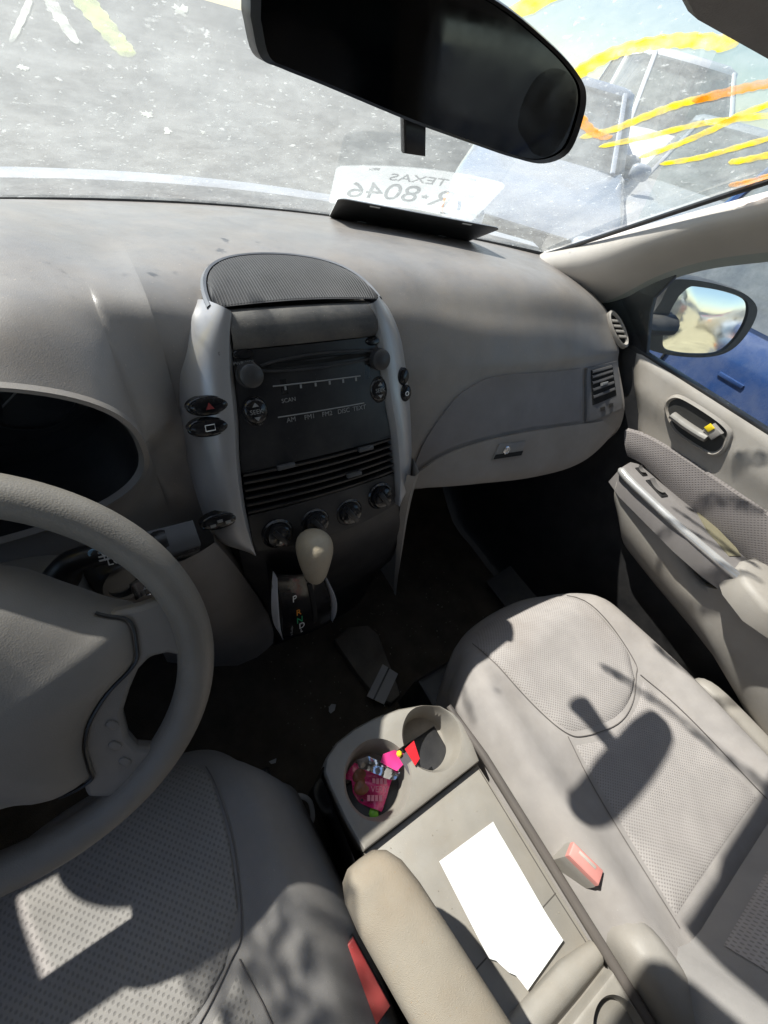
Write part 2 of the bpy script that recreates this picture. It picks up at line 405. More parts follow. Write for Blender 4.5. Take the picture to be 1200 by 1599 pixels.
# ============================================================ SETTING: ground outside, cabin floor
gm = MB(); N = 40; ext = [-400,-120,-60,-30,-18,-12,-8,-5,-3,-1,1,3,5,8,12,18,30,60,120,400]
gm.grid([[(x, y, -.42) for y in ext] for x in ext])
solo('ground', None, None, gm, ASPH, kind='structure', loc=(0,0,-.42))
sm = MB(); sm.grid([[(x+.25*math.sin(y*1.3), y, -.416) for y in np.linspace(-40,-1.0,30)] for x in (.9,1.6,2.2,2.9,3.6)])
solo('dirt_aisle', None, None, sm, SAND, kind='structure', loc=(3,-10,-.416))
fm = MB(); rr = []
for x in np.linspace(-.74,.71,40):
    rr.append([(x, y, .02*math.exp(-(x/.16)**2)+(0 if y < .55 else (y-.55)**1.5*1.6)+.003*math.sin(x*37)*math.sin(y*31)) for y in np.linspace(-2.4,.86,60)])
fm.grid(rr); solo('carpet_floor', None, None, fm, CARPET, kind='structure', loc=(0,0,0))

# ============================================================ MINIVAN SHELL
van = thing('minivan', 'grey minivan body around the cabin, with pale pillars and a dusty windscreen', 'car', (0,0,0))
us = np.linspace(-1,1,49); ts = np.linspace(0,1,33)
m = MB(); m.grid([[screen(u, t) for t in ts] for u in us]); ws = part('windscreen', m, SCREEN, van)
# black seal along the glass foot
m = MB(); m.tube([screen(u, .0)+V3(0,-.006,.001) for u in np.linspace(-1,1,50)], .005, 8); part('windscreen_seal', m, BLACKP, van)
m = MB(); m.tube([screen(1, t)+V3(-.004,0,-.006) for t in np.linspace(0,1,30)], .004, 8); part('windscreen_seal', m, BLACKP, van)
# paint strokes on the outside of the glass (written to be read from in front; three are added for shade)
def stroke(pts, w, mt, name='paint_stroke', lift=.0012, ends=True):
    P_ = [np.array(p) for p in crv(pts, 8)]; m = MB(); rows = []; k = len(P_)
    for i, p in enumerate(P_):
        t = P_[min(i+1, k-1)]-P_[max(i-1, 0)]
        n = screen_n(*p); d = unit(np.cross(n, screen(*(p+t*.01))-screen(*(p-t*.01)))) if np.linalg.norm(t) > 0 else V3(1,0,0)
        wi = w*(1+.12*math.sin(i*1.7))*(math.sqrt(max(.02, 1-(1-min(1, min(i, k-1-i)/3.))**2)) if ends else 1)
        c = screen(*p)
        rows.append([c+d*wi*q+n*(lift+.0006*(1-abs(q))) for q in (-1,-.5,0,.5,1)])
    m.grid(rows); return part(name, m, mt, ws)
stroke([(.215,.505),(.253,.550),(.285,.60),(.315,.68),(.345,.77),(.36,.83)], .0095, YELLOW)
stroke([(-.845,.43),(-.82,.54),(-.77,.67)], .034, YELLOW)  # this and the next two: unseen strokes, added to shade the driver seat
stroke([(-.76,.44),(-.73,.54),(-.69,.67)], .034, YELLOW)
stroke([(-.655,.525),(-.64,.57),(-.61,.62)], .026, YELLOW)
stroke([(0.4419, 0.5276), (0.4365, 0.5485), (0.4432, 0.5757), (0.4649, 0.5978), (0.494, 0.6165), (0.5323, 0.6325), (0.57, 0.6442)], .0095, YELLOW)
stroke([(0.5177, 0.4956), (0.5721, 0.4827), (0.6183, 0.4777), (0.6448, 0.4834)], .0065, AMBER)
stroke([(0.5971, 0.4597), (0.6229, 0.4985), (0.6311, 0.537), (0.6416, 0.5708), (0.6593, 0.5994)], 0.0074, YELLOW)
stroke([(0.6492, 0.5823), (0.6706, 0.6155), (0.6854, 0.6363), (0.7046, 0.6582)], .0085, AMBER)
stroke([(0.6533, 0.4594), (0.6915, 0.5123), (0.7236, 0.5662), (0.757, 0.6007), (0.7956, 0.6397)], 0.0065, YELLOW)
stroke([(0.7494, 0.4747), (0.7582, 0.5206), (0.7581, 0.5708), (0.7494, 0.6095), (0.7538, 0.644)], 0.0065, YELLOW)
stroke([(0.8019, 0.4827), (0.8333, 0.5284), (0.8486, 0.5761), (0.8612, 0.6275)], 0.0068, YELLOW)
stroke([(0.8902, 0.5521), (0.9063, 0.5769), (0.923, 0.6191)], 0.0084, YELLOW)
stroke([(0.9794, 0.5208), (0.9907, 0.5465), (1.0001, 0.6027)], 0.0078, AMBER)
stroke([(-0.2148, 0.4556), (-0.198, 0.4369), (-0.1787, 0.414), (-0.1602, 0.3926)], .008, PALEY, 'pale_streak')  # three thin, pale, partly see-through streaks on the glass
stroke([(-0.2427, 0.4486), (-0.2327, 0.4265), (-0.2186, 0.3982)], .004, WHITEM, 'pale_streak')
stroke([(-0.2562, 0.441), (-0.2698, 0.4158), (-0.2862, 0.3872)], .0022, WHITEM, 'pale_streak')
def splat(q, r, seed):
    r_ = random.Random(seed); m = MB(); ring = []
    for i in range(22):
        a = i/22*2*math.pi; k = r*(.45+.9*r_.random()**1.5); u, t = q[0]+k*1.25*math.cos(a), q[1]+k*.9*math.sin(a); ring.append(screen(u, t)+screen_n(u, t)*.0011)
    c = screen(*q)+screen_n(*q)*.0013; m.grid([[lerp(c, p, k) for p in ring] for k in (1,.5)], cv=True); m.ngon([lerp(c, p, .5) for p in ring]); return part('bird_dropping', m, WHITEM, ws)
for i, (q, r) in enumerate((((-0.1312, 0.3011),.008),((-0.097, 0.2688),.008),((-0.1123, 0.459),.007),((-0.2812, 0.356),.005),((-0.0401, 0.276),.005))): splat(q, r, i+3)
# cowl and bonnet outside
m = MB(); m.grid([[screen(u, 0)+V3(0, .004+d, -.012-h) for d, h in ((0,0),(.05,.012),(.10,.02),(.115,.045))] for u in us]); part('cowl', m, mat('cowl_plastic', (.20,.20,.195), .8, dust=.5), van)
HB = lambda x: glass_base(x)+.105
m = MB(); rows = []
for x in np.linspace(-.80,.80,40):
    y0 = .93-.40*x*x+.11; z0 = .905-.02*x*x
    rows.append([(x, y0+d, z0+h-.10*abs(x)**3*min(1, d*3)) for d, h in ((0,-.03),(.004,.0),(.03,.008),(.15,-.02),(.35,-.10),(.6,-.24),(.75,-.42),(.8,-.7))])
m.grid(rows); part('bonnet', m, CPAINT, van)
# A-pillar on the passenger side (and its mirror twin)
def pillar(sg):
    m = MB(); rows = []
    up = [V3(*q) for q in [(0.675, 0.6797, 0.9188), (0.675, 0.4921, 1.028), (0.675, 0.3358, 1.1187)]]
    top = [(.700,.70,.912),(.688,.52,1.012),(.664,.32,1.126),(.64,.20,1.19),(.60,.06,1.27)]
    low = [(.735,.60,.845),(.738,.50,.885),(.738,.425,.955),(.732,.36,1.005),(.722,.27,1.052),(.69,.12,1.13),(.655,.0,1.195)]
    k = 40
    for i in range(k+1):
        a = along(crv(top, 6), i/k); b = along(crv(low, 6), i/k)
        row = [a+V3(.006,.010,-.006)]
        for q in np.linspace(0, 1, 12):
            p = lerp(a, b, q); bul = math.sin(math.pi*q**.8)*.05
            row.append(p+V3(-bul*.95, -bul*.3, bul*.25-.002))
        row.append(b+V3(.03,.02,.0)); rows.append(row)
    rows = [[(p[0] if sg > 0 else -.026-p[0], p[1], p[2]) for p in r] for r in rows]
    m.grid(rows); return part('pillar_trim', m, PILL, van)
pillar(1); pillar(-1)
# nothing drawn for the round spot on the pillar: it is a cast shadow
# header rail, roof, visors
m = MB(); rows = []
for u in np.linspace(-1.05,1.05,30):
    a = screen(u, .985); rows.append([a+V3(0,.01,.012), a+V3(0,-.0,-.012), a+V3(0,-.08,-.002), (a[0]*1.04, -.6, 1.435-.09*u*u), (a[0]*1.05, -1.6, 1.43-.09*u*u), (a[0]*1.05, -2.5, 1.38-.09*u*u)])
m.grid(rows); part('headliner', m, HEADL, van)
m = MB(); rows = []
for u in np.linspace(-1.1,1.1,30):
    a = screen(u, 1.0); rows.append([a+V3(0,.005,.018), a+V3(0,-.06,.045), (a[0]*1.06, -.6, 1.475-.09*u*u), (a[0]*1.07, -1.6, 1.47-.09*u*u), (a[0]*1.07, -2.56, 1.42-.09*u*u), (a[0]*1.07, -2.6, 1.30-.09*u*u)])
m.grid(rows); part('roof', m, CPAINT, van)
def visor(x0, x1):
    m = MB(); c = V3((x0+x1)/2, .117, 1.249); a = V3(1,0,0); d = unit(V3(0,-.64,.77)); n = np.cross(a, d)
    poly = [c+a*q[0]*(x1-x0)/2+d*q[1]*.09 for q in [(-.74,-1),(.74,-1),(.88,-.93),(.96,-.78),(1,-.5),(1,.9),(.95,1),(-.95,1),(-1,.9),(-1,-.5),(-.96,-.78),(-.88,-.93)]]
    m.slab(poly, n, .022, .009); return part('sun_visor', m, HEADL, van)
m = MB(); m.slab([(-.095,.0,1.345),(-.10,.17,1.262),(-.09,.215,1.235),(.075,.215,1.235),(.085,.17,1.262),(.08,.0,1.345)], (0,-.45,-.9), .028, .008); part('overhead_console', m, HEADL, van)
visor(.005,.46); visor(-.52,-.13)
# body sides, rear, firewall
def wall(name, pts, nrm, th, mt): m = MB(); m.slab(pts, nrm, th); return part(name, m, mt, van, smooth=False)
for sg in (1, -1):
    X = lambda v: v if sg > 0 else -.026-v
    wall('side_wall', [(X(.76),-.62,-.1),(X(.76),-2.5,-.1),(X(.76),-2.5,.80),(X(.76),-.62,.83)], (sg,0,0), .04, BEIGE)
    wall('rear_side_glass', [(X(.745),-.75,.80),(X(.745),-2.4,.80),(X(.66),-2.35,1.30),(X(.66),-.75,1.30)], (sg,0,.2), .006, DARKG)
    wall('middle_pillar', [(X(.75),-.62,.75),(X(.75),-.78,.75),(X(.655),-.78,1.36),(X(.655),-.62,1.36)], (sg,0,.2), .04, PILL)
    wall('rear_pillar', [(X(.75),-2.25,.75),(X(.75),-2.5,.75),(X(.655),-2.5,1.36),(X(.655),-2.25,1.36)], (sg,0,.2), .04, PILL)
    wall('roof_rail', [(X(.70),.08,1.22),(X(.70),-2.5,1.26),(X(.63),-2.5,1.42),(X(.60),.05,1.30)], (sg,0,.4), .03, PILL)
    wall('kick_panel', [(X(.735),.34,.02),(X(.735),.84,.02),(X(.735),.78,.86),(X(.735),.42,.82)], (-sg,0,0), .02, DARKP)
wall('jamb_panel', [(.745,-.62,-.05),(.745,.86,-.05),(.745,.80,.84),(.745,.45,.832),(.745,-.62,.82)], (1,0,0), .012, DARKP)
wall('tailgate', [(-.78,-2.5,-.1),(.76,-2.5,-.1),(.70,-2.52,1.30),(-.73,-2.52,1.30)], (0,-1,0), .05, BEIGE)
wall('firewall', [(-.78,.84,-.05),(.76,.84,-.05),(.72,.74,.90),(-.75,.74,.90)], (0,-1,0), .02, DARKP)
wall('sill', [(.745,.45,-.05),(.745,-.62,-.05),(.745,-.62,.28),(.745,.45,.30)], (-1,0,0), .03, BEIGE)
wall('sill_scuff_plate', [(.62,.30,.06),(.62,-.60,.06),(.715,-.60,.10),(.715,.30,.10)], (-.3,0,1), .02, DARKP)
wall('driver_door_sill', [(-.78,.45,-.05),(-.78,-.62,-.05),(-.78,-.62,.83),(-.78,.45,.83)], (1,0,0), .03, BEIGE)

# ============================================================ DASHBOARD
db = thing('dashboard', 'sunlit grey dashboard across the cabin, with silver centre stack and glovebox', 'dashboard', (0,.45,.6))
m = MB()
xs = np.concatenate([np.linspace(-.165,.165,16), np.linspace(.19,.705,34)]); ss = np.linspace(0,8,80)
m.grid([[dash(x, s if s < 8 else 7.999) for s in ss] for x in xs])
# driver side: hood over the instrument opening
OC = V3(-.395,.365,.852); OW, OH = .187,.100
def opening(q): 
    c, s_ = math.cos(q), math.sin(q)
    return V3(OC[0]+OW*math.copysign(abs(c)**.8, c), OC[1]-.012*s_, OC[2]+OH*math.copysign(abs(s_)**.85, s_))
def hump(x):
    d = abs(x+.395); t = min(1, max(0, (d-.11)/.112)); return 1-t*t*(3-2*t)
def drv_upper(x, rim):
    h = hump(x); k = 0; b = glass_base(x); e = max(0, (-.55-x)/.2)
    return [(x, b, .905), (x, .72-.05*e, .94+.010*h-.03*e), (x, .57-.05*e, .955+.018*h-.05*e), (x, .465*(1-h)+.465*h-.03*e, .957*(1-h)+.970*h-.06*e+k*.2), (x, .428*(1-h)+.40*h-.02*e, .927*(1-h)+.966*h-.04*e+k*.3), tuple(rim)]
def drv_lower(x, rim):
    h = hump(x)
    return [tuple(rim), (x, .40*(1-h)+.372*h, rim[2]-.05), (x, .385*(1-h)+.37*h, .68), (x, .375,.60), (x, .40,.50), (x, .46,.42)]
cols = []
for q in np.linspace(math.pi, 0, 41): cols.append((opening(q), opening(-q)))
left = [(V3(x,.40,.84),)*2 for x in np.linspace(-.735,-.60,8)]
right = [(lerp(opening(0), (-.165,.420,.852), t),)*2 for t in np.linspace(.15,1,8)]
allc = left+cols+right
m.grid([crv(drv_upper(a[0], a), 6) for a, b in allc]); m.grid([crv(drv_lower(a[0], b), 5) for a, b in allc])
part('dash_pad', m, DASH, db, angle=70)
# instrument opening: lip, tunnel, dials
m = MB(); ring = [opening(q)+V3(0,-.002,0) for q in np.linspace(0, 2*math.pi, 90, False)]
rr_ = []
for r, dy in ((1.005,.002),(1.0,-.005),(.975,-.006),(.955,.002)):
    rr_.append([lerp(OC, p, r)+V3(0,dy,0) for p in ring])
m.grid(rr_, cv=True); part('cluster_hood', m, DASH, db)
m = MB(); m.grid([[lerp(OC, p, r)+V3(0, dy, dz) for p in ring] for r, dy, dz in ((.956,.002,0),(.93,.03,0),(.84,.12,-.012),(.80,.15,-.016))], cv=True); part('cluster_shroud', m, BLACKP, db)
cl = MB(); cl.ngon([lerp(OC, p, .81)+V3(0,.15,-.016) for p in ring]); cl = part('gauge_cluster', cl, BLACKP, db)
for dx, r in ((-.085,.05),(.0,.062),(.085,.05)):
    m = MB(); c = OC+V3(dx,.146,-.014); m.lathe(c, (0,-1,0), [(r+.004,0),(r+.004,.006),(r,.008),(r,.002),(0,.002)], 40); part('gauge_dial', m, mat('dial_face', (.02,.02,.025), .4), cl)
    m = MB(); m.tube([c+V3(0,-.004,0), c+V3(-r*.6,-.004,-r*.5)], .0010, 6); part('gauge_needle', m, GREYL, cl)
m = MB(); m.grid([[OC+V3(OW*.86*a, .135-.09*max(0,-b)*.2-.02*(1-b*b), OH*.86*b-.012) for b in np.linspace(-1,1,8)] for a in np.linspace(-.9,.9,10)]); part('gauge_lens', m, LENSG, cl)

# centre stack: local frame u right, v up the face, w out of it
SO_ = V3(-.008,.367,.794); SVv = V3(0,.397,.918); SW = V3(0,-.918,.397); SU = V3(1,0,0)
def sf(u, v, w=0): return SO_+SU*u+SVv*v+SW*w
inn = [(.118,-.131),(.116,-.06),(.110,.0),(.101,.05),(.095,.10),(.089,.135),(.083,.163)]
outl = [(.122,-.136),(.150,-.118),(.160,-.09),(.1615,-.03),(.158,.03),(.151,.08),(.142,.122),(.125,.155),(.104,.176)]
def trim(sg):
    A = crv([(u, v) for u, v in inn], 6); B = crv(outl, 6); m = MB(); rows = []
    for i in range(49):
        a, b = along(A, i/48), along(B, i/48); row = [sf(sg*a[0], a[1], -.02), sf(sg*a[0], a[1], .0015)]
        for q in (.12,.3,.5,.7,.88,1): p = lerp(a, b, q); row.append(sf(sg*p[0], p[1], .004+.008*math.sin(math.pi*min(1, q*.8+.2))-.02*q**3))
        row.append(sf(sg*(b[0]+.004), b[1], -.030)); row.append(sf(sg*(b[0]+.002), b[1], -.075)); rows.append(row)
    m.grid(rows); return part('stack_trim', m, SILV, db)
tl, tr_ = trim(-1), trim(1)
# thin silver band running round the speaker grille
def arch(q, k=1.0):
    hw = .100*k; a = math.pi*q
    x = -.008+hw*math.cos(a)*-1; s_ = math.sin(a)**.9 if math.sin(a) > 0 else 0
    f = s_*(.10+.005*(k-1)*20)
    return V3(x, .4365+.112*s_*k**.5, .9485+.0145*math.sin(min(1, s_)*math.pi*.5)-.006*s_*s_)
A_ = [arch(q, 1.0) for q in np.linspace(0,1,41)]; B_ = [arch(q, 1.06) for q in np.linspace(0,1,41)]
m = MB(); m.grid([[a+V3(0,0,-.02), a+V3(0,0,.0008), lerp(a, b, .5)+V3(0,0,.0018), b+V3(0,0,-.0005), b+V3(0,0,-.02)] for a, b in zip(A_, B_)]); part('grille_surround', m, mat('surround_grey', (.16,.17,.19), .4, metal=.3, dust=.2), db)
m = MB(); G_ = [arch(q, .985) for q in np.linspace(0,1,81)]
foot = lambda x: V3(x, .4345+.0, .9475+.004*math.cos((x+.008)*15))
rows = []
for g in G_: f = foot(g[0]); rows.append([lerp(f, g, t)+V3(0,0,.004*math.sin(math.pi*t)) for t in np.linspace(0,1,10)])
m.grid(rows); gr = part('speaker_grille', m, SPK, db)
m = MB()                                                     # the grille's fine ribs
for i in range(1, 60):
    x = -.008-.097+.194*i/60
    k = min(range(81), key=lambda j: abs(G_[j][0]-x)); g = G_[k]; f = foot(x)
    m.tube([lerp(f, (x, g[1], g[2]), t)+V3(0,0,.004*math.sin(math.pi*t)+.0004) for t in np.linspace(.02,.98,8)], .0007, 4, caps=False)
o = part('grille_ribs', m, mat('speaker_rib', (.05,.05,.053), .6), gr); o['kind'] = 'stuff'
# dusty brow between grille and radio
m = MB(); rows = []
for a in np.linspace(-1,1,31):
    rows.append([sf((.0900-.02*(v-.128))*a*(1 if v < .15 else .985), v, w+.004*(1-a*a)) for v, w in ((.126,-.02),(.127,.004),(.134,.009),(.145,.010),(.155,.007),(.162,.002),(.1655,-.004),(.167,-.02))])
m.grid(rows); part('stack_brow', m, mat('dusty_dark_plastic', (.045,.045,.047), .6, grain=.15, dust=.75, dustcol=(.22,.20,.17), dscale=12), db)
# radio
m = MB(); rows = []
def hw(v): return float(np.interp(v, [q[1] for q in inn], [q[0] for q in inn]))-.001
for v in np.linspace(-.015,.1255,20):
    rows.append([sf(hw(v)*a, v, .002+.005*(1-a*a)) for a in np.linspace(-1,1,24)])
m.grid(rows)
rd = part('radio', m, BLACKP, db)
wv = lambda u, v: .002+.005*(1-(u/hw(v))**2)
def nb(name, u, v, a, b, h, mt, par, n=20, tilt=0):
    """oval key standing on the stack face"""
    m = MB(); c = sf(u, v, wv(u, v)-.001); m.lathe(c, SW, [(b*1.12,0),(b*1.12,.0015),(b,.002),(b*.97,h),(b*.8,h+.0018),(0,h+.0024)], n, sx=a/b, ref=SU+SVv*tilt); return part(name, m, mt, par)
for u, v in ((-0.0784, 0.0999), (0.0926, 0.0981)):
    k = nb('volume_knob', u, v, .0135, .0135, .013, mat('soft_black', (.028,.028,.03), .42, dust=.12, dustcol=(.2,.19,.18)), rd)
for q in ((-0.0796, 0.1219), (0.0859, 0.1207)): nb('radio_key', q[0], q[1], .011, .005, .003, GLOSSB, rd)
for q in ((-0.0794, 0.0582), (0.0926, 0.0577)):
    k = nb('seek_key', q[0], q[1], .0145, .016, .003, GLOSSB, rd)
    c = sf(q[0], q[1], wv(*q)+.005)
    word('lettering', 'SEEK', .0075, c, (SU, SVv), GREYL, k); word('lettering', '▲', .008, c+SVv*.009, (SU, SVv), GREYL, k) if False else None
    mm = MB(); mm.ngon([c+SVv*.006+SU*-.004, c+SVv*.006+SU*.004, c+SVv*.011]); mm.ngon([c-SVv*.006+SU*.004, c-SVv*.006-SU*.004, c-SVv*.011]); part('arrow_print', mm, GREYL, k, smooth=False)
# disc slot, its lips, the preset bars
m = MB(); sl = [sf(u, .1035+.003*math.cos(u*14)+dv, wv(u, .1)+.001) for u, dv in [(a, .0035*math.sqrt(max(0, 1-((a-.012)/.072)**2))) for a in np.linspace(-.06,.084,24)]+[(a, -.0035*math.sqrt(max(0, 1-((a-.012)/.072)**2))) for a in np.linspace(.084,-.06,24)]]
m.slab(sl, SW, .002, 0); part('disc_slot', m, mat('slot_black', (.002,.002,.002), .9), rd, smooth=False)
for dv, r in ((.0075,.0018),(-.0085,.0016)):
    m = MB(); m.tube([sf(u, .1035+.003*math.cos(u*14)+dv*math.sqrt(max(.05, 1-((u-.012)/.08)**2)), wv(u, .1)+.001) for u in np.linspace(-.064,.088,30)], r, 6); part('disc_slot_lip', m, DARKP, rd)
m = MB(); m.slab([sf(u, v, wv(u, v)+.0005) for u, v in ((-.045,.072),(.08,.075),(.08,.093),(-.045,.090))], SW, .001); part('radio_display', m, GLOSSB, rd, smooth=False)
for (u0, v0), (u1, v1), k in (((-0.0544, 0.0837), (0.0638, 0.0803), 6), ((-0.0546, 0.0467), (0.0671, 0.0442), 5)):
    m = MB(); m.tube([sf(lerp(u0, u1, t), lerp(v0, v1, t), wv(lerp(u0, u1, t), v0)+.0006) for t in np.linspace(0,1,10)], .0008, 6); part('preset_bar', m, GREYL, rd)
    for i in range(k):
        t = (i+.75)/k*.98 if k == 6 else (i+.4)/k
        u = u0+(u1-u0)*t; v = v0+(v1-v0)*t-.0045
        if k == 6:
            m = MB(); m.box(sf(u, v+.001, wv(u, v)+.0006), (SU, SVv, SW), (.0012,.0022,.0006)); part('preset_mark', m, GREYL, rd, smooth=False)
        else: word('lettering', ('AM','FM1','FM2','DISC','TEXT')[i], .0085, sf(u+.006, v-.001, wv(u, v)+.001), (SU, SVv+SU*.0), GREYL, rd)
q = (-0.0383, 0.0653); word('lettering', 'SCAN', .007, sf(q[0], q[1], wv(*q)+.001), (SU, SVv), GREYL, rd)
q = (-0.0815, 0.1128); word('lettering', 'PWR-VOL', .0055, sf(q[0], q[1], wv(*q)+.001), (SU, SVv), GREYL, rd)
# centre air vents: black louvres in a recessed mouth
m = MB(); m.grid([[sf(hw(v)*a, v, -.035) for a in np.linspace(-1,1,4)] for v in (-.075,-.012)]); m.grid([[sf(hw(-.012)*a, -.0125, w) for a in np.linspace(-1,1,10)] for w in (-.035,.004)]); m.grid([[sf(hw(-.075)*a, -.0745, w) for a in np.linspace(-1,1,10)] for w in (-.035,.004)])
cv = part('centre_vent', m, mat('vent_black', (.004,.004,.004), .8), db)
for i in range(6):
    v = -.018-i*.0105; m = MB(); rows = []
    for a in np.linspace(-.99,.99,24): 
        w0 = .0025+.006*(1-a*a); vv = v-.002*(1-a*a)
        rows.append([sf(hw(v)*a, vv+.0005, w0-.02), sf(hw(v)*a, vv+.0022, w0-.001), sf(hw(v)*a, vv+.0016, w0+.001), sf(hw(v)*a, vv-.0016, w0), sf(hw(v)*a, vv-.004, w0-.02)])
    m.grid(rows, cv=True); part('vent_slat', m, mat('slat_black', (.010,.010,.011), .5, dust=.08, dustcol=(.12,.11,.1)), cv)
for q in ((-0.0561, -0.0161), (0.0627, -0.0191), (0.0408, -0.0538)):
    m = MB(); m.box(sf(q[0], q[1], .011), (SU, SVv, SW), (.0115,.0028,.003), .0012); part('vent_tab', m, mat('grey_tab', (.07,.07,.072), .5), cv)
# climate controls
m = MB(); rows = []
for v in np.linspace(-.132,-.0755,12): rows.append([sf(hw(max(v, -.13))*a*(1 if v > -.12 else 1-.02), v-.012*(1-a*a)*(v < -.1)*((-.1-v)/.032), .002+.006*(1-a*a)) for a in np.linspace(-1,1,24)])
m.grid(rows); cp = part('climate_panel', m, BLACKP, db)
for px in ((-0.0826, -0.1126), (-0.0262, -0.1133), (0.0288, -0.1152), (0.0859, -0.1048)):
    u, v = px; c = sf(u, v, .006)
    m = MB(); m.lathe(c, SW, [(.0225,-.003),(.0225,.001),(.0205,.003),(.0205,-.001),(.0175,.0),(.016,.011),(.013,.0125),(0,.0125)], 32); k = part('climate_knob', m, GLOSSB, cp)
    m = MB(); m.box(c+SW*.013, (SU*.8+SVv*.5, SVv*.8-SU*.5, SW), (.0035,.014,.003), .001); part('knob_bar', m, BLACKP, k)
    m = MB(); m.tube([c+SW*.0022+.0195*(SU*math.cos(q)+SVv*math.sin(q)) for q in np.linspace(.2,1.8,10)], .0006, 5); part('scale_mark', m, GREYL, k)
q = (-0.025, -0.1432); m = MB(); m.box(sf(-.035,-.134,.005), (SU,SVv,SW), (.004,.004,.002), .001); part('warning_lamp', m, REDP, cp)
# oval switches on the silver trims
def oval(u, v, par, a=.0205, b=.0095):
    m = MB(); c = sf(u, v, .0095); m.lathe(c, SW, [(b*1.14,-.012),(b*1.14,.0),(b*1.06,.001),(b,.0005),(b*.93,.002),(b*.6,.0032),(0,.0036)], 28, sx=a/b, ref=SU-SVv*.02); return part('oval_switch', m, GLOSSB, par), c+SW*.0040
k, c = oval(*(-0.1294, 0.0741), tl); m = MB(); m.ngon([c+SU*-.0045-SVv*.003, c+SU*.0045-SVv*.003, c+SVv*.0045]); part('hazard_print', m, mat('dull_red', (.22,.03,.03), .5), k, smooth=False)
k, c = oval(*(-0.1345, 0.051), tl); m = MB(); m.tube([c+SU*a+SVv*b for a, b in ((-.005,-.003),(.005,-.003),(.0055,.0035),(-.0045,.0035),(-.005,-.003))], .0006, 5); part('mirror_print', m, WHITEL, k)
k, c = oval(*(-0.151, -0.0668), tl)
for a in (-.009,0,.009): m = MB(); m.box(c+SU*a+SVv*(.002 if a == 0 else -.002), (SU,SVv,SW), (.0032,.0018,.0004)); part('switch_print', m, GREYL, k, smooth=False)
oval(*(0.1294, 0.0719), tr_, .0085,.0105); k, c = oval(*(0.1335, 0.0482), tr_, .0085,.0105); m = MB(); m.tube([c+.0028*(SU*math.cos(q)+SVv*math.sin(q)) for q in np.linspace(0,6.28,12)], .0006, 5); part('heater_print', m, WHITEL, k)
# lower centre panel down to the carpet, with its pale right flange
m = MB(); rows = []
prof = crv([(.318,.690),(.312,.66),(.305,.60),(.312,.52),(.33,.42),(.37,.30),(.40,.10),(.42,.0)], 5)
for a in np.linspace(-1,1,24): rows.append([V3(-.013+a*(.128 if a < 0 else .140+.065*min(1, max(0, (.69-z)/.36))), y+(.03 if a < 0 else .012)*abs(a)**3, z) for y, z in prof])
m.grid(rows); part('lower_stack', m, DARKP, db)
m = MB(); rows = []
fl = [V3(*q) for q in [(0.1338, 0.322, 0.7349), (0.1368, 0.322, 0.684), (0.1478, 0.322, 0.6019), (0.1718, 0.322, 0.4659), (0.2047, 0.322, 0.2794)]]
for t in np.linspace(0,1,30):
    a = along(crv(fl, 6), t); w = .013*(1-t)**.8+.002
    rows.append([a+V3(-w*1.0,-.004,0), a+V3(-w*.3,-.012,.0), a+V3(w*.5,-.006,0), a+V3(w,.02,0), a+V3(w,.10,0)])
m.grid(rows); part('stack_flange', m, BEIGE, db)
# driver's knee panel left of the shifter
m = MB(); rows = []
edge = [V3(*q) for q in [(-0.1711, 0.315, 0.7033), (-0.1565, 0.315, 0.6515), (-0.1361, 0.315, 0.5602), (-0.1194, 0.315, 0.4751), (-0.1053, 0.315, 0.3594), (-0.1075, 0.315, 0.2852)]]
for t in np.linspace(0,1,40):
    e = along(crv(edge, 8), t); rows.append([e+V3(.004,.05,-.01)]+[e+V3(-.20*q, .012-.03*math.sin(min(1, q*2.2)*math.pi*.5)+.09*q*q, .012*math.sin(q*3)+ -.01*q) for q in (0,.08,.2,.4,.7,1)])
m.grid(rows); part('knee_panel', m, mat('knee_plastic', (.20,.185,.175), .6, grain=.2), db, angle=60)
# passenger side: tray door, glovebox door, vents
lo = [(0.1839, 6.3115), (0.2342, 5.9054), (0.295, 5.7162), (0.3837, 5.6649), (0.4681, 5.694), (0.5727, 5.7885)]; hi = [(0.1847, 6.2373), (0.1992, 5.7323), (0.2281, 5.3079), (0.2743, 4.8633), (0.3554, 4.5719), (0.5749, 4.8227)]
part('tray_door', skin_patch(lo, hi, .0035, 34, 12), mat('tray_vinyl', (.19,.18,.18), .6, grain=.12, gscale=800, dust=.3, dustcol=(.14,.125,.115), vary=.10, stain=.3), db)
vlo = [(.585,5.83),(.60,5.84),(.64,5.86),(.690,5.88)]; vhi = [(.592,4.87),(.61,4.86),(.65,4.86),(.694,4.86)]
vp = part('side_vent', skin_patch(vlo, vhi, .006, 14, 12), mat('vent_frame', (.10,.10,.105), .55, dust=.15), db)
for i in range(5):
    s0 = 5.02+i*.115; m = MB(); g = []
    for x in np.linspace(.606,.672,10):
        n = dash_n(x, s0); c = dash(x, s0)+n*.0075; d = unit(dash(x, s0+.02)-dash(x, s0)); g.append([c-d*.0035-n*.001, c-d*.003+n*.001, c+d*.001+n*.0015, c+d*.003-n*.001])
    m.grid(g); part('vent_slat', m, mat('slat_grey', (.055,.055,.058), .5, dust=.3), vp)
m = MB(); rows = []
for x in np.linspace(.603,.676,6): rows.append([dash(x, s)+dash_n(x, s)*.0065 for s in np.linspace(4.96,5.6,8)])
m.grid(rows); part('vent_mouth', m, mat('vent_black2', (.004,.004,.004), .9), vp)
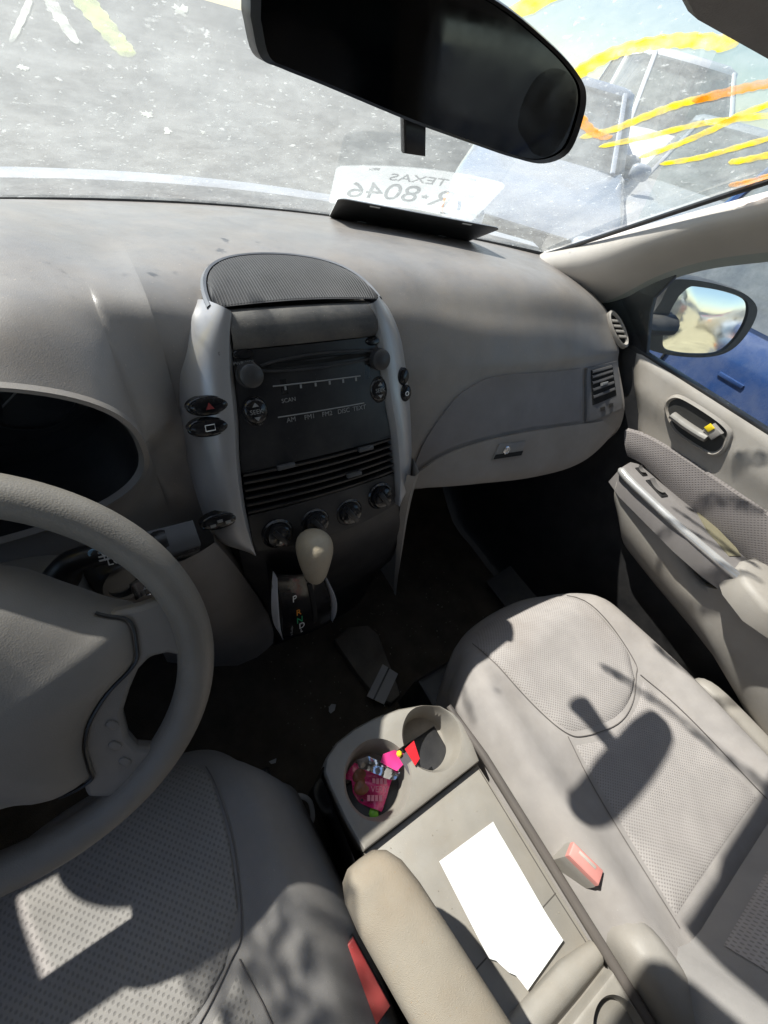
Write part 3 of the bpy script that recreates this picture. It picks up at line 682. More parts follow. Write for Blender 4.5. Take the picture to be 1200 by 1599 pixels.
m = MB(); x, s = .64,5.32; n = dash_n(x, s); m.box(dash(x, s)+n*.010, (V3(1,0,0), unit(dash(x, s+.1)-dash(x, s)), n), (.010,.003,.003), .001); part('vent_tab', m, mat('grey_tab2', (.2,.2,.2), .5), vp)
for dx in (-.012,.012): m = MB(); n = dash_n(.645,5.72); m.box(dash(.645+dx,5.72)+n*.0068, (V3(1,0,0), unit(dash(.645,5.8)-dash(.645,5.7)), n), (.007,.004,.0008)); part('vent_print', m, BLACKP, vp)
glo = [(.178,6.78),(.25,6.88),(.35,6.90),(.47,6.90),(.57,6.86),(.64,6.70),(.682,6.40)]; ghi = [(0.1868, 6.4082), (0.2408, 5.9731), (0.3024, 5.7753), (0.3923, 5.7251), (0.4774, 5.7583), (0.5729, 5.8446), (0.6381, 5.9561)]
gb = part('glovebox_door', skin_patch(glo, ghi, .006, 40, 14, .006), mat('glovebox_plastic', (.275,.255,.235), .58, grain=.12, gscale=800, dust=.4, dustcol=(.22,.19,.16), vary=.10, stain=.4), db)
hq = [(0.3341, 6.161), (0.3477, 5.8324), (0.4134, 5.8726), (0.4014, 6.1709)]
def dskin(q, o): return dash(*q)+dash_n(*q)*o
m = MB(); m.slab([dskin(q, .0095) for q in hq], dash_n(*hq[0]), .004, .002); gh = part('glovebox_handle', m, mat('handle_grey', (.20,.19,.18), .5, dust=.15), gb)
c4 = [lerp(hq[0], hq[1], t) for t in (.08,.42)]+[lerp(hq[3], hq[2], t) for t in (.42,.08)]
m = MB(); m.slab([dskin(q, .0102) for q in c4], dash_n(*hq[0]), .001); part('finger_recess', m, mat('recess_black', (.006,.006,.006), .8), gh)
q = lerp(lerp(hq[0], hq[1], .65), lerp(hq[3], hq[2], .65), .3); m = MB(); m.lathe(dskin(q, .010), dash_n(*q), [(.008,0),(.008,.002),(.0062,.0026),(.0055,.001),(0,.001)], 20); m.box(dskin(q, .0116), (V3(0,.3,1), V3(1,0,0), dash_n(*q)), (.0042,.0012,.0008)); part('glovebox_lock', m, CHROME, gh)
# demister vent on the dash corner
dv = [(0.6388, 2.5831), (0.6807, 2.3879), (0.705, 3.2815), (0.6738, 3.5412)]
def on_end(t, o=0): return lerp((.700,.475,.885), (.712,.405,.846), t)+V3(-.6,-.25,.75)*o
m = MB(); ring_ = []
c0, c1 = V3(.697,.465,.880), V3(.708,.398,.838); ax = unit(c1-c0); nn = unit(V3(-.35,-.55,.75)-ax*V3(-.35,-.55,.75).dot(ax)); sd_ = np.cross(nn, ax)
def oval_ring(k, o): 
    cc = (c0+c1)/2; return [cc+ax*(.042*k*math.cos(q))+sd_*((.0135*k-(1-k)*.0)*math.sin(q))+nn*o for q in np.linspace(0, 2*math.pi, 32, False)]
m.grid([oval_ring(1.0,-.004), oval_ring(1.0,.006), oval_ring(.9,.008), oval_ring(.78,.004), oval_ring(.78,-.002)], cv=True); dvo = part('demister_vent', m, BEIGE, db)
m = MB(); m.ngon(oval_ring(.80,.0015)); part('vent_mouth', m, MATS['vent_black2'], dvo)
for t in (-.55,-.18,.18,.55):
    m = MB(); cc = (c0+c1)/2+ax*.042*.78*t+nn*.005; m.box(cc, (unit(sd_+ax*.5), ax, nn), (.0105*math.sqrt(1-t*t)*.98,.0028,.002), .0008); part('vent_slat', m, BEIGE, dvo)

# ============================================================ STEERING WHEEL
T = R(35); WC = V3(-.394,.205,.765); WU = V3(1,0,0); WV = V3(0, math.sin(T), math.cos(T)); WN = np.cross(WU, WV)
def wf(u, v, w=0): return WC+WU*u+WV*v+WN*w
sw = thing('steering_wheel', 'worn grey leather steering wheel in front of the instrument hood', 'steering wheel', tuple(WC))
m = MB(); rings = []
for q in np.linspace(0, 2*math.pi, 120, False):
    c = (math.cos(q), math.sin(q)); rings.append([wf(c[0]*(.173+.0168*math.cos(a)), c[1]*(.173+.0168*math.cos(a)), .0185*math.sin(a)) for a in np.linspace(0, 2*math.pi, 18, False)])
m.grid(rings, cu=True, cv=True); part('rim', m, LEATH, sw)
half = [(.0,.112),(.063,.097),(.094,.068),(.120,.040),(.138,.024),(.136,-.002),(.128,-.022),(.100,-.040),(.078,-.062),(.066,-.086),(.062,-.108),(.058,-.124),(.034,-.126),(.016,-.114),(.0,-.108)]
half = [(q[0]*.985, q[1]*.985) for q in half]
out = crv(half, 3); full = [(p[0], p[1]) for p in out]+[(-p[0], p[1]) for p in out[::-1][1:-1]]
m = MB(); rows = []
for k, w in ((1.0,-.018),(.985,-.006),(.94,.005),(.87,.017),(.78,.026),(.66,.032),(.5,.037),(.25,.041)): rows.append([wf(u*k, (v+.01)*k-.01, w) for u, v in full])
m.grid(rows, cv=True); m.ngon(rows[-1]); part('hub_pad', m, PADV, sw, angle=60)
hb_ = [p for p in crv(half, 8) if p[0] > .03 and p[1] < .045]
m = MB(); m.tube([wf(p[0]*.952, (p[1]+.01)*.952-.01, .0075) for p in hb_], .0016, 6); part('pad_seam', m, BLACKP, sw)
for a, b in ((.086,-.072),(.081,-.094),(.082,-.116)):
    m = MB(); m.ellip(wf(a, b, .0065), (unit(WU*.5-WV), unit(WU+WV*.5), WN), (.006,.0035,.0016), .7); part('wheel_button', m, PADV, sw)
for sg in (1,-1):
    poly = [(.118,.034),(.140,.030),(.160,.030),(.170,.024),(.172,-.02),(.168,-.040),(.156,-.034),(.146,-.025),(.133,-.022),(.120,-.030),(.108,-.046),(.096,-.066),(.092,-.093),(.095,-.110),(.105,-.119),(.120,-.116),(.130,-.112),(.124,-.126),(.095,-.148),(.070,-.158),(.045,-.135),(.05,-.10),(.06,-.07),(.08,-.03)]
    wz = lambda u, v: .006
    m = MB(); m.slab([wf(sg*u, v, wz(u, v)) for u, v in poly], WN, .016); part('spoke', m, PADV, sw, bevel=.008)
m = MB(); m.lathe(WC-WN*.045, WN, [(.075,0),(.085,.02),(.09,.04),(.0,.041)], 28); part('hub_cover', m, DARKP, sw)
# ---- column with shroud, wiper stalk, ignition
sc = thing('steering_column', 'grey steering column shroud behind the wheel with wiper stalk and ignition lock', 'steering column', (-.394,.30,.70))
m = MB(); rows = []
for d, k in ((.045,.8),(.05,.95),(.09,1.0),(.15,1.05),(.21,1.0),(.30,.9)):
    c = WC-WN*d; rows.append([c+WU*.085*k*math.copysign(abs(math.cos(q))**.7, math.cos(q))+WV*.058*k*math.copysign(abs(math.sin(q))**.7, math.sin(q)) for q in np.linspace(0, 2*math.pi, 36, False)])
m.grid(rows, cv=True); m.ngon(rows[0]); part('column_shroud', m, mat('shroud_plastic', (.22,.215,.21), .6, grain=.15), sc)
stp = [V3(*q) for q in [(-0.3181, 0.3, 0.7577), (-0.3023, 0.3, 0.7772), (-0.2813, 0.3, 0.7801), (-0.2552, 0.3, 0.7737), (-0.2349, 0.3, 0.7714), (-0.2184, 0.3, 0.7704)]]
m = MB(); m.tube(crv(stp, 5), [.016,.016,.015,.014,.0135,.013,.0125,.012,.012,.012,.012,.0118,.0115,.0115,.0112,.011,.011,.011,.011,.011,.011,.012,.013,.013,.013,.012][:len(crv(stp,5))], 14); st = part('wiper_stalk', m, BLACKP, sc)
e0, e1 = V3(*(-0.228, 0.298, 0.7712)), V3(*(-0.2021, 0.298, 0.77))
m = MB(); m.box((e0+e1)/2+V3(0,0,-.006), (e1-e0, V3(.1,-.35,.94), V3(.0,-.93,-.35)), (.025,.012,.016), .004); part('stalk_switch', m, mat('stalk_end', (.04,.04,.042), .25), st)
sa = unit(V3(*(-0.2497, 0.285, 0.792))-V3(*(-0.2734, 0.285, 0.7941)))
for i, (tx, px) in enumerate((('OFF', (-0.2643, 0.283, 0.799)), ('INT', (-0.2654, 0.283, 0.7919)), ('LO', (-0.2663, 0.283, 0.7833)))): word('lettering', tx, .010, V3(*px), (sa, V3(0,.45,.9)), WHITEL, st)
for px in ((-0.2703, 0.283, 0.8016), (-0.2716, 0.283, 0.7957), (-0.2729, 0.283, 0.7898)): m = MB(); m.box(V3(*px), (sa, V3(0,.45,.9), np.cross(sa, V3(0,.45,.9))), (.0045,.0008,.0003)); part('tick_print', m, WHITEL, st, smooth=False)
c = V3(*(-0.2769, 0.283, 0.8034)); m = MB(); m.tube([c+.0042*(sa*math.cos(q)+V3(0,.45,.9)*math.sin(q)) for q in np.linspace(-.3,3.5,10)], .0009, 5); m.tube([c-sa*.004, c+V3(0,.3,.6)*.006], .0008, 5); part('wiper_print', m, mat('blue_print', (.25,.42,.55), .5), st)
ic = V3(*(-0.2667, 0.3, 0.7202))
m = MB(); m.lathe(ic+V3(-.01,.01,-.01), unit(V3(.35,-.85,.25)), [(.026,-.03),(.026,.004),(.023,.008),(.018,.008),(.017,.002),(0,.002)], 28); part('ignition_lock', m, BLACKP, sc)
key = thing('car_key', 'metal key standing in the ignition lock behind the steering wheel', 'key', tuple(ic))
kd = unit(V3(.35,-.85,.25)); k1 = V3(*(-0.2613, 0.28, 0.7273))
m = MB(); m.box(k1, (V3(.1,.1,1), kd, np.cross(V3(.1,.1,1), kd)), (.013,.002,.006), .0008); part('key_bow', m, CHROME, key)
m = MB(); m.tube([k1+V3(.006,0,-.010)+.007*V3(math.cos(q), 0, math.sin(q)) for q in np.linspace(0,6.28,14)], .0011, 6); part('key_ring', m, CHROME, key)

# ============================================================ SHIFTER
sg_ = thing('gear_shifter', 'beige-knobbed gear lever in a black gate with silver edges, letters P R N D', 'gear lever', (-.055,.28,.55))
TL, TR, BR, BL = V3(*(-0.1052, 0.283, 0.6331)), V3(*(-0.033, 0.283, 0.6011)), V3(*(-0.0152, 0.262, 0.4451)), V3(*(-0.107, 0.262, 0.4686))
gn = unit(np.cross(TR-TL, BL-TL)); gn = gn if gn[1] < 0 else -gn
gcol = lambda a, b: lerp(lerp(TL, TR, a), lerp(BL, BR, a), b)
m = MB(); rows = []
for b in np.linspace(-.06,1.06,20): rows.append([gcol(-.06,b)-gn*.03]+[gcol(a, b)+gn*(.010*math.sin(math.pi*min(1,max(0,b)))+.006*math.sin(math.pi*a)) for a in np.linspace(-.02,1.02,12)]+[gcol(1.06,b)-gn*.03])
m.grid(rows); gate = part('shift_gate', m, GLOSSB, sg_, angle=60)
for a0, w in ((-.03,.055),(1.03,.05)):
    m = MB(); rows = []
    for b in np.linspace(-.04,1.04,24):
        bb = math.sin(math.pi*min(1, max(0, b))); ww = w*bb**.6+.002; ac = a0+(-.10 if a0 < .5 else .10)*bb
        p = lambda a: gcol(a, b)+gn*(.012*bb+.001)
        rows.append([p(ac-ww)-gn*.012, p(ac-ww*.6), p(ac)+gn*.004, p(ac+ww*.6), p(ac+ww)-gn*.012])
    m.grid(rows); part('gate_trim', m, mat('gate_silver', (.78,.78,.80), .3, metal=.25), sg_)
m = MB(); m.tube([gcol(.62, b)+gn*(.011*math.sin(math.pi*b)+.0065) for b in np.linspace(.08,.8,12)], .004, 6, flat=.2); part('gate_slot', m, mat('slot_dark', (.002,.002,.002), .9), gate)
gv = unit(TL-BL); gu = unit(TR-TL-gv*(TR-TL).dot(gv))
for tx, a, b, mt_ in (('P',.24,.26,WHITEL), ('R',.28,.48,ORANGEL), ('N',.29,.63,GREENL), ('D',.33,.77,WHITEL), ('4',.14,.79,GREYL), ('3',.14,.87,GREYL), ('2',.14,.95,GREYL), ('L',.33,.91,WHITEL)):
    word('gate_letter', tx, .024 if tx in 'PRND' else .015, gcol(a, b)+gn*(.010*math.sin(math.pi*min(1, b))+.006*math.sin(math.pi*a)+.0015), (gu, gv), mt_, gate, sx=.62)
KB = V3(*(-0.052, 0.2756, 0.67))
m = MB(); m.tube([gcol(.60,.10), lerp(gcol(.6,.1), KB, .5)+V3(0,-.004,-.004), KB+V3(0,.0,-.01)], [.006,.0065,.008], 12); part('lever_shaft', m, BLACKP, sg_)
m = MB(); rows = []
kax = unit(V3(.10,.42,.90)); ka = unit(np.cross(kax, V3(0,1,0))); kb_ = np.cross(kax, ka)
for h, r in ((-.046,.006),(-.041,.013),(-.028,.018),(-.010,.0228),(.008,.0255),(.021,.0255),(.032,.021),(.039,.011),(.0405,.0)):
    rows.append([KB+kax*h+ka*r*1.02*math.cos(q)+kb_*r*(1.18 if h > -.01 else 1.0)*math.sin(q) for q in np.linspace(0, 2*math.pi, 28, False)])
m.grid(rows, cv=True); part('lever_knob', m, mat('tan_leather', (.42,.36,.27), .5, grain=.25, gscale=500, dust=.3, dscale=40, dustcol=(.22,.17,.10), vary=.15), sg_, sub=1)

# ============================================================ REAR-VIEW MIRROR
MX = V3(1,0,0)
mcx = [V3(*q) for q in [(-0.1036, 0.3, 1.1481), (-0.0993, 0.3, 1.1355), (-0.0875, 0.3, 1.133), (-0.0613, 0.3, 1.13), (0.0033, 0.3, 1.122), (0.0625, 0.3, 1.1165), (0.105, 0.3, 1.113), (0.1436, 0.3, 1.1124), (0.1692, 0.3, 1.122), (0.1696, 0.3, 1.1427), (0.1606, 0.3, 1.1569), (0.14, 0.3, 1.1652), (0.1057, 0.3, 1.1727), (0.0528, 0.3, 1.1805), (-0.0141, 0.3, 1.1837), (-0.0644, 0.3, 1.1795), (-0.0953, 0.3, 1.1704), (-0.1018, 0.3, 1.1614)]]
rm = thing('rear_view_mirror', 'black rear view mirror hanging under the top of the windscreen', 'mirror', (.04,.31,1.15))
mn = unit(V3(-.28,-.95,-.10))
def to_plane(p, o): return np.array(p)-mn*(np.array(p)-o).dot(mn)
mo = V3(.04,.30,1.15)
cen = sum(mcx)/len(mcx)
ring_ = [np.array(p) for p in crv(mcx+[mcx[0]], 5)[:-1]]
m = MB(); m.grid([[lerp(cen, p, k)-mn*d for p in ring_] for k, d in ((.93,-.002),(.97,-.004),(1.0,.004),(1.0,.014),(.95,.028),(.7,.038),(.2,.042))], cv=True)
m.ngon([lerp(cen, p, .2)-mn*.042 for p in ring_]); part('mirror_housing', m, BLACKP, rm)
m = MB(); rows = [[lerp(cen, p, k)+mn*.0005 for p in ring_] for k in (.94,.6,.2)]; m.grid(rows, cv=True); m.ngon(rows[-1]); mg = part('mirror_glass', m, MIRRD, rm)
sm_ = [V3(*q)+mn*.0012 for q in [(0.1146, 0.3, 1.123), (0.1017, 0.3, 1.1297), (0.0978, 0.3, 1.1411), (0.1023, 0.3, 1.1545), (0.1141, 0.3, 1.1617), (0.1311, 0.3, 1.1626), (0.1468, 0.3, 1.1574), (0.1548, 0.3, 1.1464), (0.1545, 0.3, 1.1297), (0.146, 0.3, 1.1178), (0.1282, 0.3, 1.1174)]]
m = MB(); m.ngon([np.array(p) for p in crv(sm_+[sm_[0]], 4)[:-1]]); part('dust_patch', m, paint_mat('mirror_dust', (.085,.083,.077), .45), mg, smooth=False)
m = MB(); a, b = V3(*(0.0118, 0.305, 1.1222)), V3(*(0.0158, 0.305, 1.1086)); m.box(lerp(a, b, .5)-mn*.006, (MX, b-a, mn), (.0100,.0115,.004), .003); part('dimmer_lever', m, BLACKP, rm)
m = MB(); m.tube([(.04,.325,1.150), (.035,.36,1.165), (.03,.40,1.172), (.028,.43,1.168)], [.016,.014,.016,.022], 12); part('mirror_stem', m, BLACKP, rm)

# ============================================================ PASSENGER DOOR
dr = thing('passenger_door', 'grey and beige front passenger door panel with cloth insert and armrest', 'car door', (.72,0,.6))
# main skin: rows from belt down; front edge follows the dashboard end
def door_x(z): return float(np.interp(z, [.05,.30,.42,.55,.63,.66,.74,.78,.831], [.735,.725,.712,.705,.715,.722,.722,.716,.728]))
def front_y(z): return float(np.interp(z, [.30,.42,.55,.58,.64,.70,.74,.80,.84,.88], [.24,.21,.165,.17,.205,.27,.30,.36,.405,.46]))
m = MB(); rows = []
zs = np.linspace(.53,.831,26)
for z in zs:
    y1 = front_y(z); rows.append([(.76, y1+.012, z)]+[(door_x(z)+.012*max(0, 1-(y1-y)/.03)**2, y, z) for y in np.linspace(y1, -.66, 40)])
last = rows[-1]; rows.append([(p[0]+.012, p[1], .838) for p in last]); rows.append([(p[0]+.034, p[1], .835) for p in last])
m.grid(rows); part('door_skin', m, BEIGE, dr, angle=60)
# cloth insert
m = MB(); A = [(0.7145, 0.2889, 0.6971), (0.7145, 0.2427, 0.7137), (0.7145, 0.1696, 0.7228), (0.7145, 0.0865, 0.7276), (0.7145, -0.0119, 0.7327), (0.7145, -0.1182, 0.7377)]; B = [(0.7145, 0.2473, 0.6548), (0.7145, 0.2034, 0.6623), (0.7145, 0.1255, 0.6533), (0.7145, 0.0659, 0.6511), (0.7145, -0.0118, 0.642), (0.7145, -0.1405, 0.6352)]
g = ruled(crv(A, 5), crv(B, 5), 40, 12); rows = []
for r in g:
    rows.append([r[0]+V3(.010,0,.004)]+[p+V3(-.006*math.sin(math.pi*min(1, max(0, (j)/(len(r)-1)))), 0, 0) for j, p in enumerate(r)]+[r[-1]+V3(.008,0,-.004)])
m.grid(rows); part('cloth_insert', m, WAFD, dr)
# pull-handle bezel and lever
hz = [V3(*q) for q in [(0.714, 0.2473, 0.783), (0.714, 0.2545, 0.7968), (0.714, 0.248, 0.8104), (0.714, 0.2275, 0.8154), (0.714, 0.1797, 0.8165), (0.714, 0.1509, 0.8141), (0.714, 0.1366, 0.8069), (0.714, 0.1263, 0.784), (0.714, 0.1295, 0.7681), (0.714, 0.148, 0.7624), (0.714, 0.1991, 0.7607), (0.714, 0.2237, 0.7681)]]
hc = sum(hz)/len(hz); hr = [np.array(p) for p in crv(hz+[hz[0]], 4)[:-1]]
m = MB(); rows = [[lerp(hc, p, k)+V3(o,0,0) for p in hr] for k, o in ((1.14,.006),(1.12,-.003),(1.05,-.006),(1.0,-.002),(.97,.0))]; m.grid(rows, cv=True); hb = part('handle_bezel', m, BEIGE, dr)
m = MB(); m.ngon([lerp(hc, p, .985)+V3(-.0008,0,0) for p in hr]); part('handle_recess', m, mat('recess_dark', (.035,.034,.032), .6), hb, smooth=False)
hl = [V3(*q) for q in [(0.706, 0.2319, 0.7832), (0.706, 0.2012, 0.7822), (0.706, 0.1733, 0.7831), (0.706, 0.1545, 0.7854)]]
m = MB(); m.tube(crv(hl, 5), [.010]*4+[.0105]*8+[.011]*4, 12, flat=.75, up=(0,0,1)); lv = part('pull_lever', m, mat('lever_grey', (.27,.255,.235), .4), dr)
m = MB(); c = V3(*(0.704, 0.1552, 0.801)); m.box(c, (V3(0,1,.25), V3(0,-.25,1), V3(-1,0,0)), (.012,.010,.005), .002); lk = part('lock_knob', m, mat('knob_grey', (.30,.28,.26), .4), dr)
m = MB(); c = V3(*(0.698, 0.1637, 0.805)); m.box(c, (V3(0,1,.25), V3(0,-.25,1), V3(-1,0,0)), (.006,.006,.0012), .0008); part('lock_mark', m, mat('yellow_mark', (.85,.62,.02), .5), lk)
# armrest with silver switch panel
at = [V3(*q) for q in [(0.6673, 0.2283, 0.655), (0.7057, 0.2322, 0.655), (0.7282, 0.2153, 0.655), (0.7401, 0.1591, 0.655), (0.7431, 0.0852, 0.655), (0.716, 0.0657, 0.655), (0.7127, 0.0201, 0.655), (0.7024, -0.0328, 0.655), (0.7014, -0.072, 0.655), (0.7005, -0.1092, 0.655), (0.6674, -0.1225, 0.655), (0.6445, -0.0907, 0.655), (0.6329, -0.0337, 0.655), (0.6321, 0.0336, 0.655), (0.6419, 0.1139, 0.655), (0.6499, 0.1845, 0.655)]]
m = MB(); m.slab(at, (0,0,1), .05, .006); part('armrest', m, mat('armrest_grey', (.20,.185,.18), .5, grain=.1, vary=.05), dr, angle=50)
eg = [V3(*q) for q in [(0.6615, 0.2272, 0.65), (0.6505, 0.1894, 0.65), (0.6442, 0.127, 0.65), (0.6388, 0.062, 0.65), (0.638, -0.0091, 0.65), (0.6396, -0.0606, 0.65), (0.6506, -0.1048, 0.65)]]
m = MB(); m.tube(crv(eg, 6), [.004]+[.0085]*35+[.004], 12); part('armrest_edge', m, mat('silver_edge', (.55,.54,.53), .25, metal=.4), dr)
for (a, b, c_, nme) in (((0.6975, 0.1981, 0.657), .011, .006, 'lock_switch'), ((0.6848, 0.1492, 0.657), .022, .008, 'window_switch')):
    d = unit(V3(*(0.6819, 0.1248, 0.657))-V3(*(0.7004, 0.2035, 0.657))); s2 = np.cross(V3(0,0,1), d)
    m = MB(); m.box(V3(*a)+V3(0,0,.0), (d, s2, V3(0,0,1)), (b*1.12, c_*1.2, .0012), .001); sb_ = part(nme, m, BLACKP, dr)
    m = MB(); rows = [[V3(*a)+d*t*b+s2*q+V3(0,0,.002+.006*t*t) for q in (-c_*.9, c_*.9)] for t in np.linspace(-1,.8,8)]; m.grid(rows); part('rocker', m, mat('rocker_grey', (.16,.15,.145), .3), sb_)
m = MB(); m.slab([V3(*q) for q in [(0.7123, 0.0654, 0.657), (0.7172, 0.0415, 0.657), (0.7004, -0.0253, 0.657), (0.6889, -0.0412, 0.657), (0.6633, -0.0299, 0.657), (0.6827, 0.0276, 0.657)]], (0,0,1), .002); part('pull_cup', m, mat('cup_olive', (.20,.18,.12), .5), dr)
ap = [V3(*q) for q in [(0.6467, -0.0497, 0.665), (0.6733, -0.0462, 0.665), (0.7059, -0.0544, 0.665), (0.7291, -0.1064, 0.665), (0.7001, -0.1842, 0.665), (0.6166, -0.1813, 0.665), (0.6005, -0.1234, 0.665), (0.6187, -0.075, 0.665)]]
m = MB(); m.slab(ap, (0,0,1), .05, .012); part('elbow_pad', m, BEIGE, dr, angle=60)
# lower bulge with pocket mouth
m = MB(); rows = []
A = [V3(*q) for q in [(0.668, 0.2197, 0.6346), (0.668, 0.1511, 0.6201), (0.668, 0.0692, 0.6131), (0.668, 0.0568, 0.6059), (0.668, 0.0285, 0.5913), (0.668, -0.0196, 0.5713), (0.668, -0.0469, 0.5675), (0.668, -0.0611, 0.5776), (0.668, -0.0744, 0.5999), (0.668, -0.0966, 0.5989), (0.668, -0.1602, 0.5935), (0.668, -0.2419, 0.5839)]]
B = [V3(*q) for q in [(0.69, 0.1753, 0.5544), (0.69, 0.1179, 0.4973), (0.69, 0.0967, 0.4902), (0.69, -0.003, 0.4724), (0.69, -0.1066, 0.4581), (0.69, -0.1728, 0.4453), (0.69, -0.2519, 0.4154), (0.69, -0.3702, 0.3638), (0.69, -0.5009, 0.3094)]]
for t in np.linspace(0,1,60):
    a = along(A, t); b = along(B, t)
    rows.append([a+V3(.035,0,-.012), a+V3(.010,0,.002), a]+[lerp(a, b, q)+V3(-.020*math.sin(math.pi*q)**.8, 0, 0) for q in np.linspace(.06,.94,10)]+[b, b+V3(.03,0,-.004)])
rows = [[p+V3(.06,.012,0) for p in rows[0]]]+rows
m.grid(rows); part('door_pocket', m, BEIGE, dr, angle=60)
mth = [V3(*q) for q in [(0.682, 0.083, 0.6117), (0.682, 0.0225, 0.6103), (0.682, -0.0286, 0.6057), (0.682, -0.0711, 0.6018), (0.682, -0.0679, 0.5618), (0.682, -0.0511, 0.5473), (0.682, -0.0123, 0.5529), (0.682, 0.0329, 0.572), (0.682, 0.0623, 0.5912)]]
m = MB(); m.ngon(mth); part('pocket_mouth', m, mat('pocket_dark', (.05,.048,.048), .7), dr, smooth=False)
# window glass, seal, mirror sail
m = MB(); m.grid([[V3(lerp(.745,.66,t), y, lerp(.825,1.28,t)) for y in np.linspace(.52,-.62,12)] for t in np.linspace(0,1,8)]); part('window_pane', m, SIDEG, dr)
m = MB(); m.box((.744,-.10,.832), ((0,1,0),(1,0,0),(0,0,1)), (.55,.010,.008), .003); part('belt_seal', m, BLACKP, dr)
sl_ = [(.738,.60,.84),(.738,.36,.836),(.735,.405,.905),(.732,.415,.93),(.728,.40,.985),(.735,.45,.975),(.742,.52,.92)]
m = MB(); m.slab(sl_, (-1,0,0), .01, .003); part('mirror_sail', m, BLACKP, dr, smooth=False)

# ---- door mirror outside
wm = thing('wing_mirror', 'black wing mirror outside the passenger window, reflecting the yard behind', 'mirror', (.93,.40,.86))
gp = [V3(*q) for q in [(0.8625, 0.4294, 0.9223), (0.8711, 0.4262, 0.9404), (0.8879, 0.4164, 0.9453), (0.94, 0.3846, 0.9476), (0.9852, 0.3562, 0.942), (1.0077, 0.3402, 0.9233), (1.0201, 0.329, 0.8916), (1.0204, 0.3247, 0.8555), (1.0059, 0.3307, 0.8297), (0.9581, 0.3586, 0.8165), (0.9155, 0.3844, 0.8136), (0.8909, 0.4003, 0.8205), (0.8729, 0.4152, 0.8532), (0.8632, 0.4256, 0.8925)]]
gc = sum(gp)/len(gp); gring = [np.array(p) for p in crv(gp+[gp[0]], 4)[:-1]]; gnn = unit((-0.5214,-0.8478,0.0967))
op = [V3(*q) for q in [(0.8323, 0.4461, 0.9056), (0.8301, 0.4517, 0.9427), (0.8458, 0.4432, 0.9533), (0.9054, 0.4072, 0.9588), (0.9761, 0.3632, 0.9541), (1.0209, 0.3335, 0.9353), (1.0379, 0.3193, 0.9024), (1.0396, 0.3134, 0.8596), (1.0235, 0.3199, 0.8304), (0.9832, 0.3427, 0.8125), (0.9214, 0.3797, 0.804), (0.8612, 0.417, 0.8066), (0.818, 0.4451, 0.8199), (0.8258, 0.4446, 0.8573)]]
oc = sum(op)/len(op); oring = [np.array(p) for p in crv(op+[op[0]], 4)[:-1]]
m = MB(); rows = [[lerp(gc, p, 1.0)-gnn*.001 for p in gring], [lerp(gc, p, 1.02)+gnn*.004 for p in gring], [lerp(oc, p, .985)+gnn*.004 for p in oring], [lerp(oc, p, 1.0)-gnn*.01 for p in oring], [lerp(oc, p, .98)-gnn*.05 for p in oring], [lerp(oc, p, .75)-gnn*.085 for p in oring], [lerp(oc, p, .25)-gnn*.10 for p in oring]]
m.grid(rows, cv=True); m.ngon(rows[-1]); part('mirror_housing', m, mat('housing_black', (.03,.03,.033), .4, dust=.2), wm)
m = MB(); rr2 = [[lerp(gc, p, k)+gnn*(.0034*(1-k*k)-.0004) for p in gring] for k in (1,.85,.7,.55,.4,.25,.1)]; m.grid(rr2, cv=True); m.ngon(rr2[-1]); part('mirror_glass', m, MIRR, wm, angle=80)
m = MB(); m.tube([(.76,.46,.865), (.82,.43,.862), (.87,.41,.868)], [.03,.028,.03], 12, flat=.7); part('mirror_arm', m, MATS['housing_black'], wm)

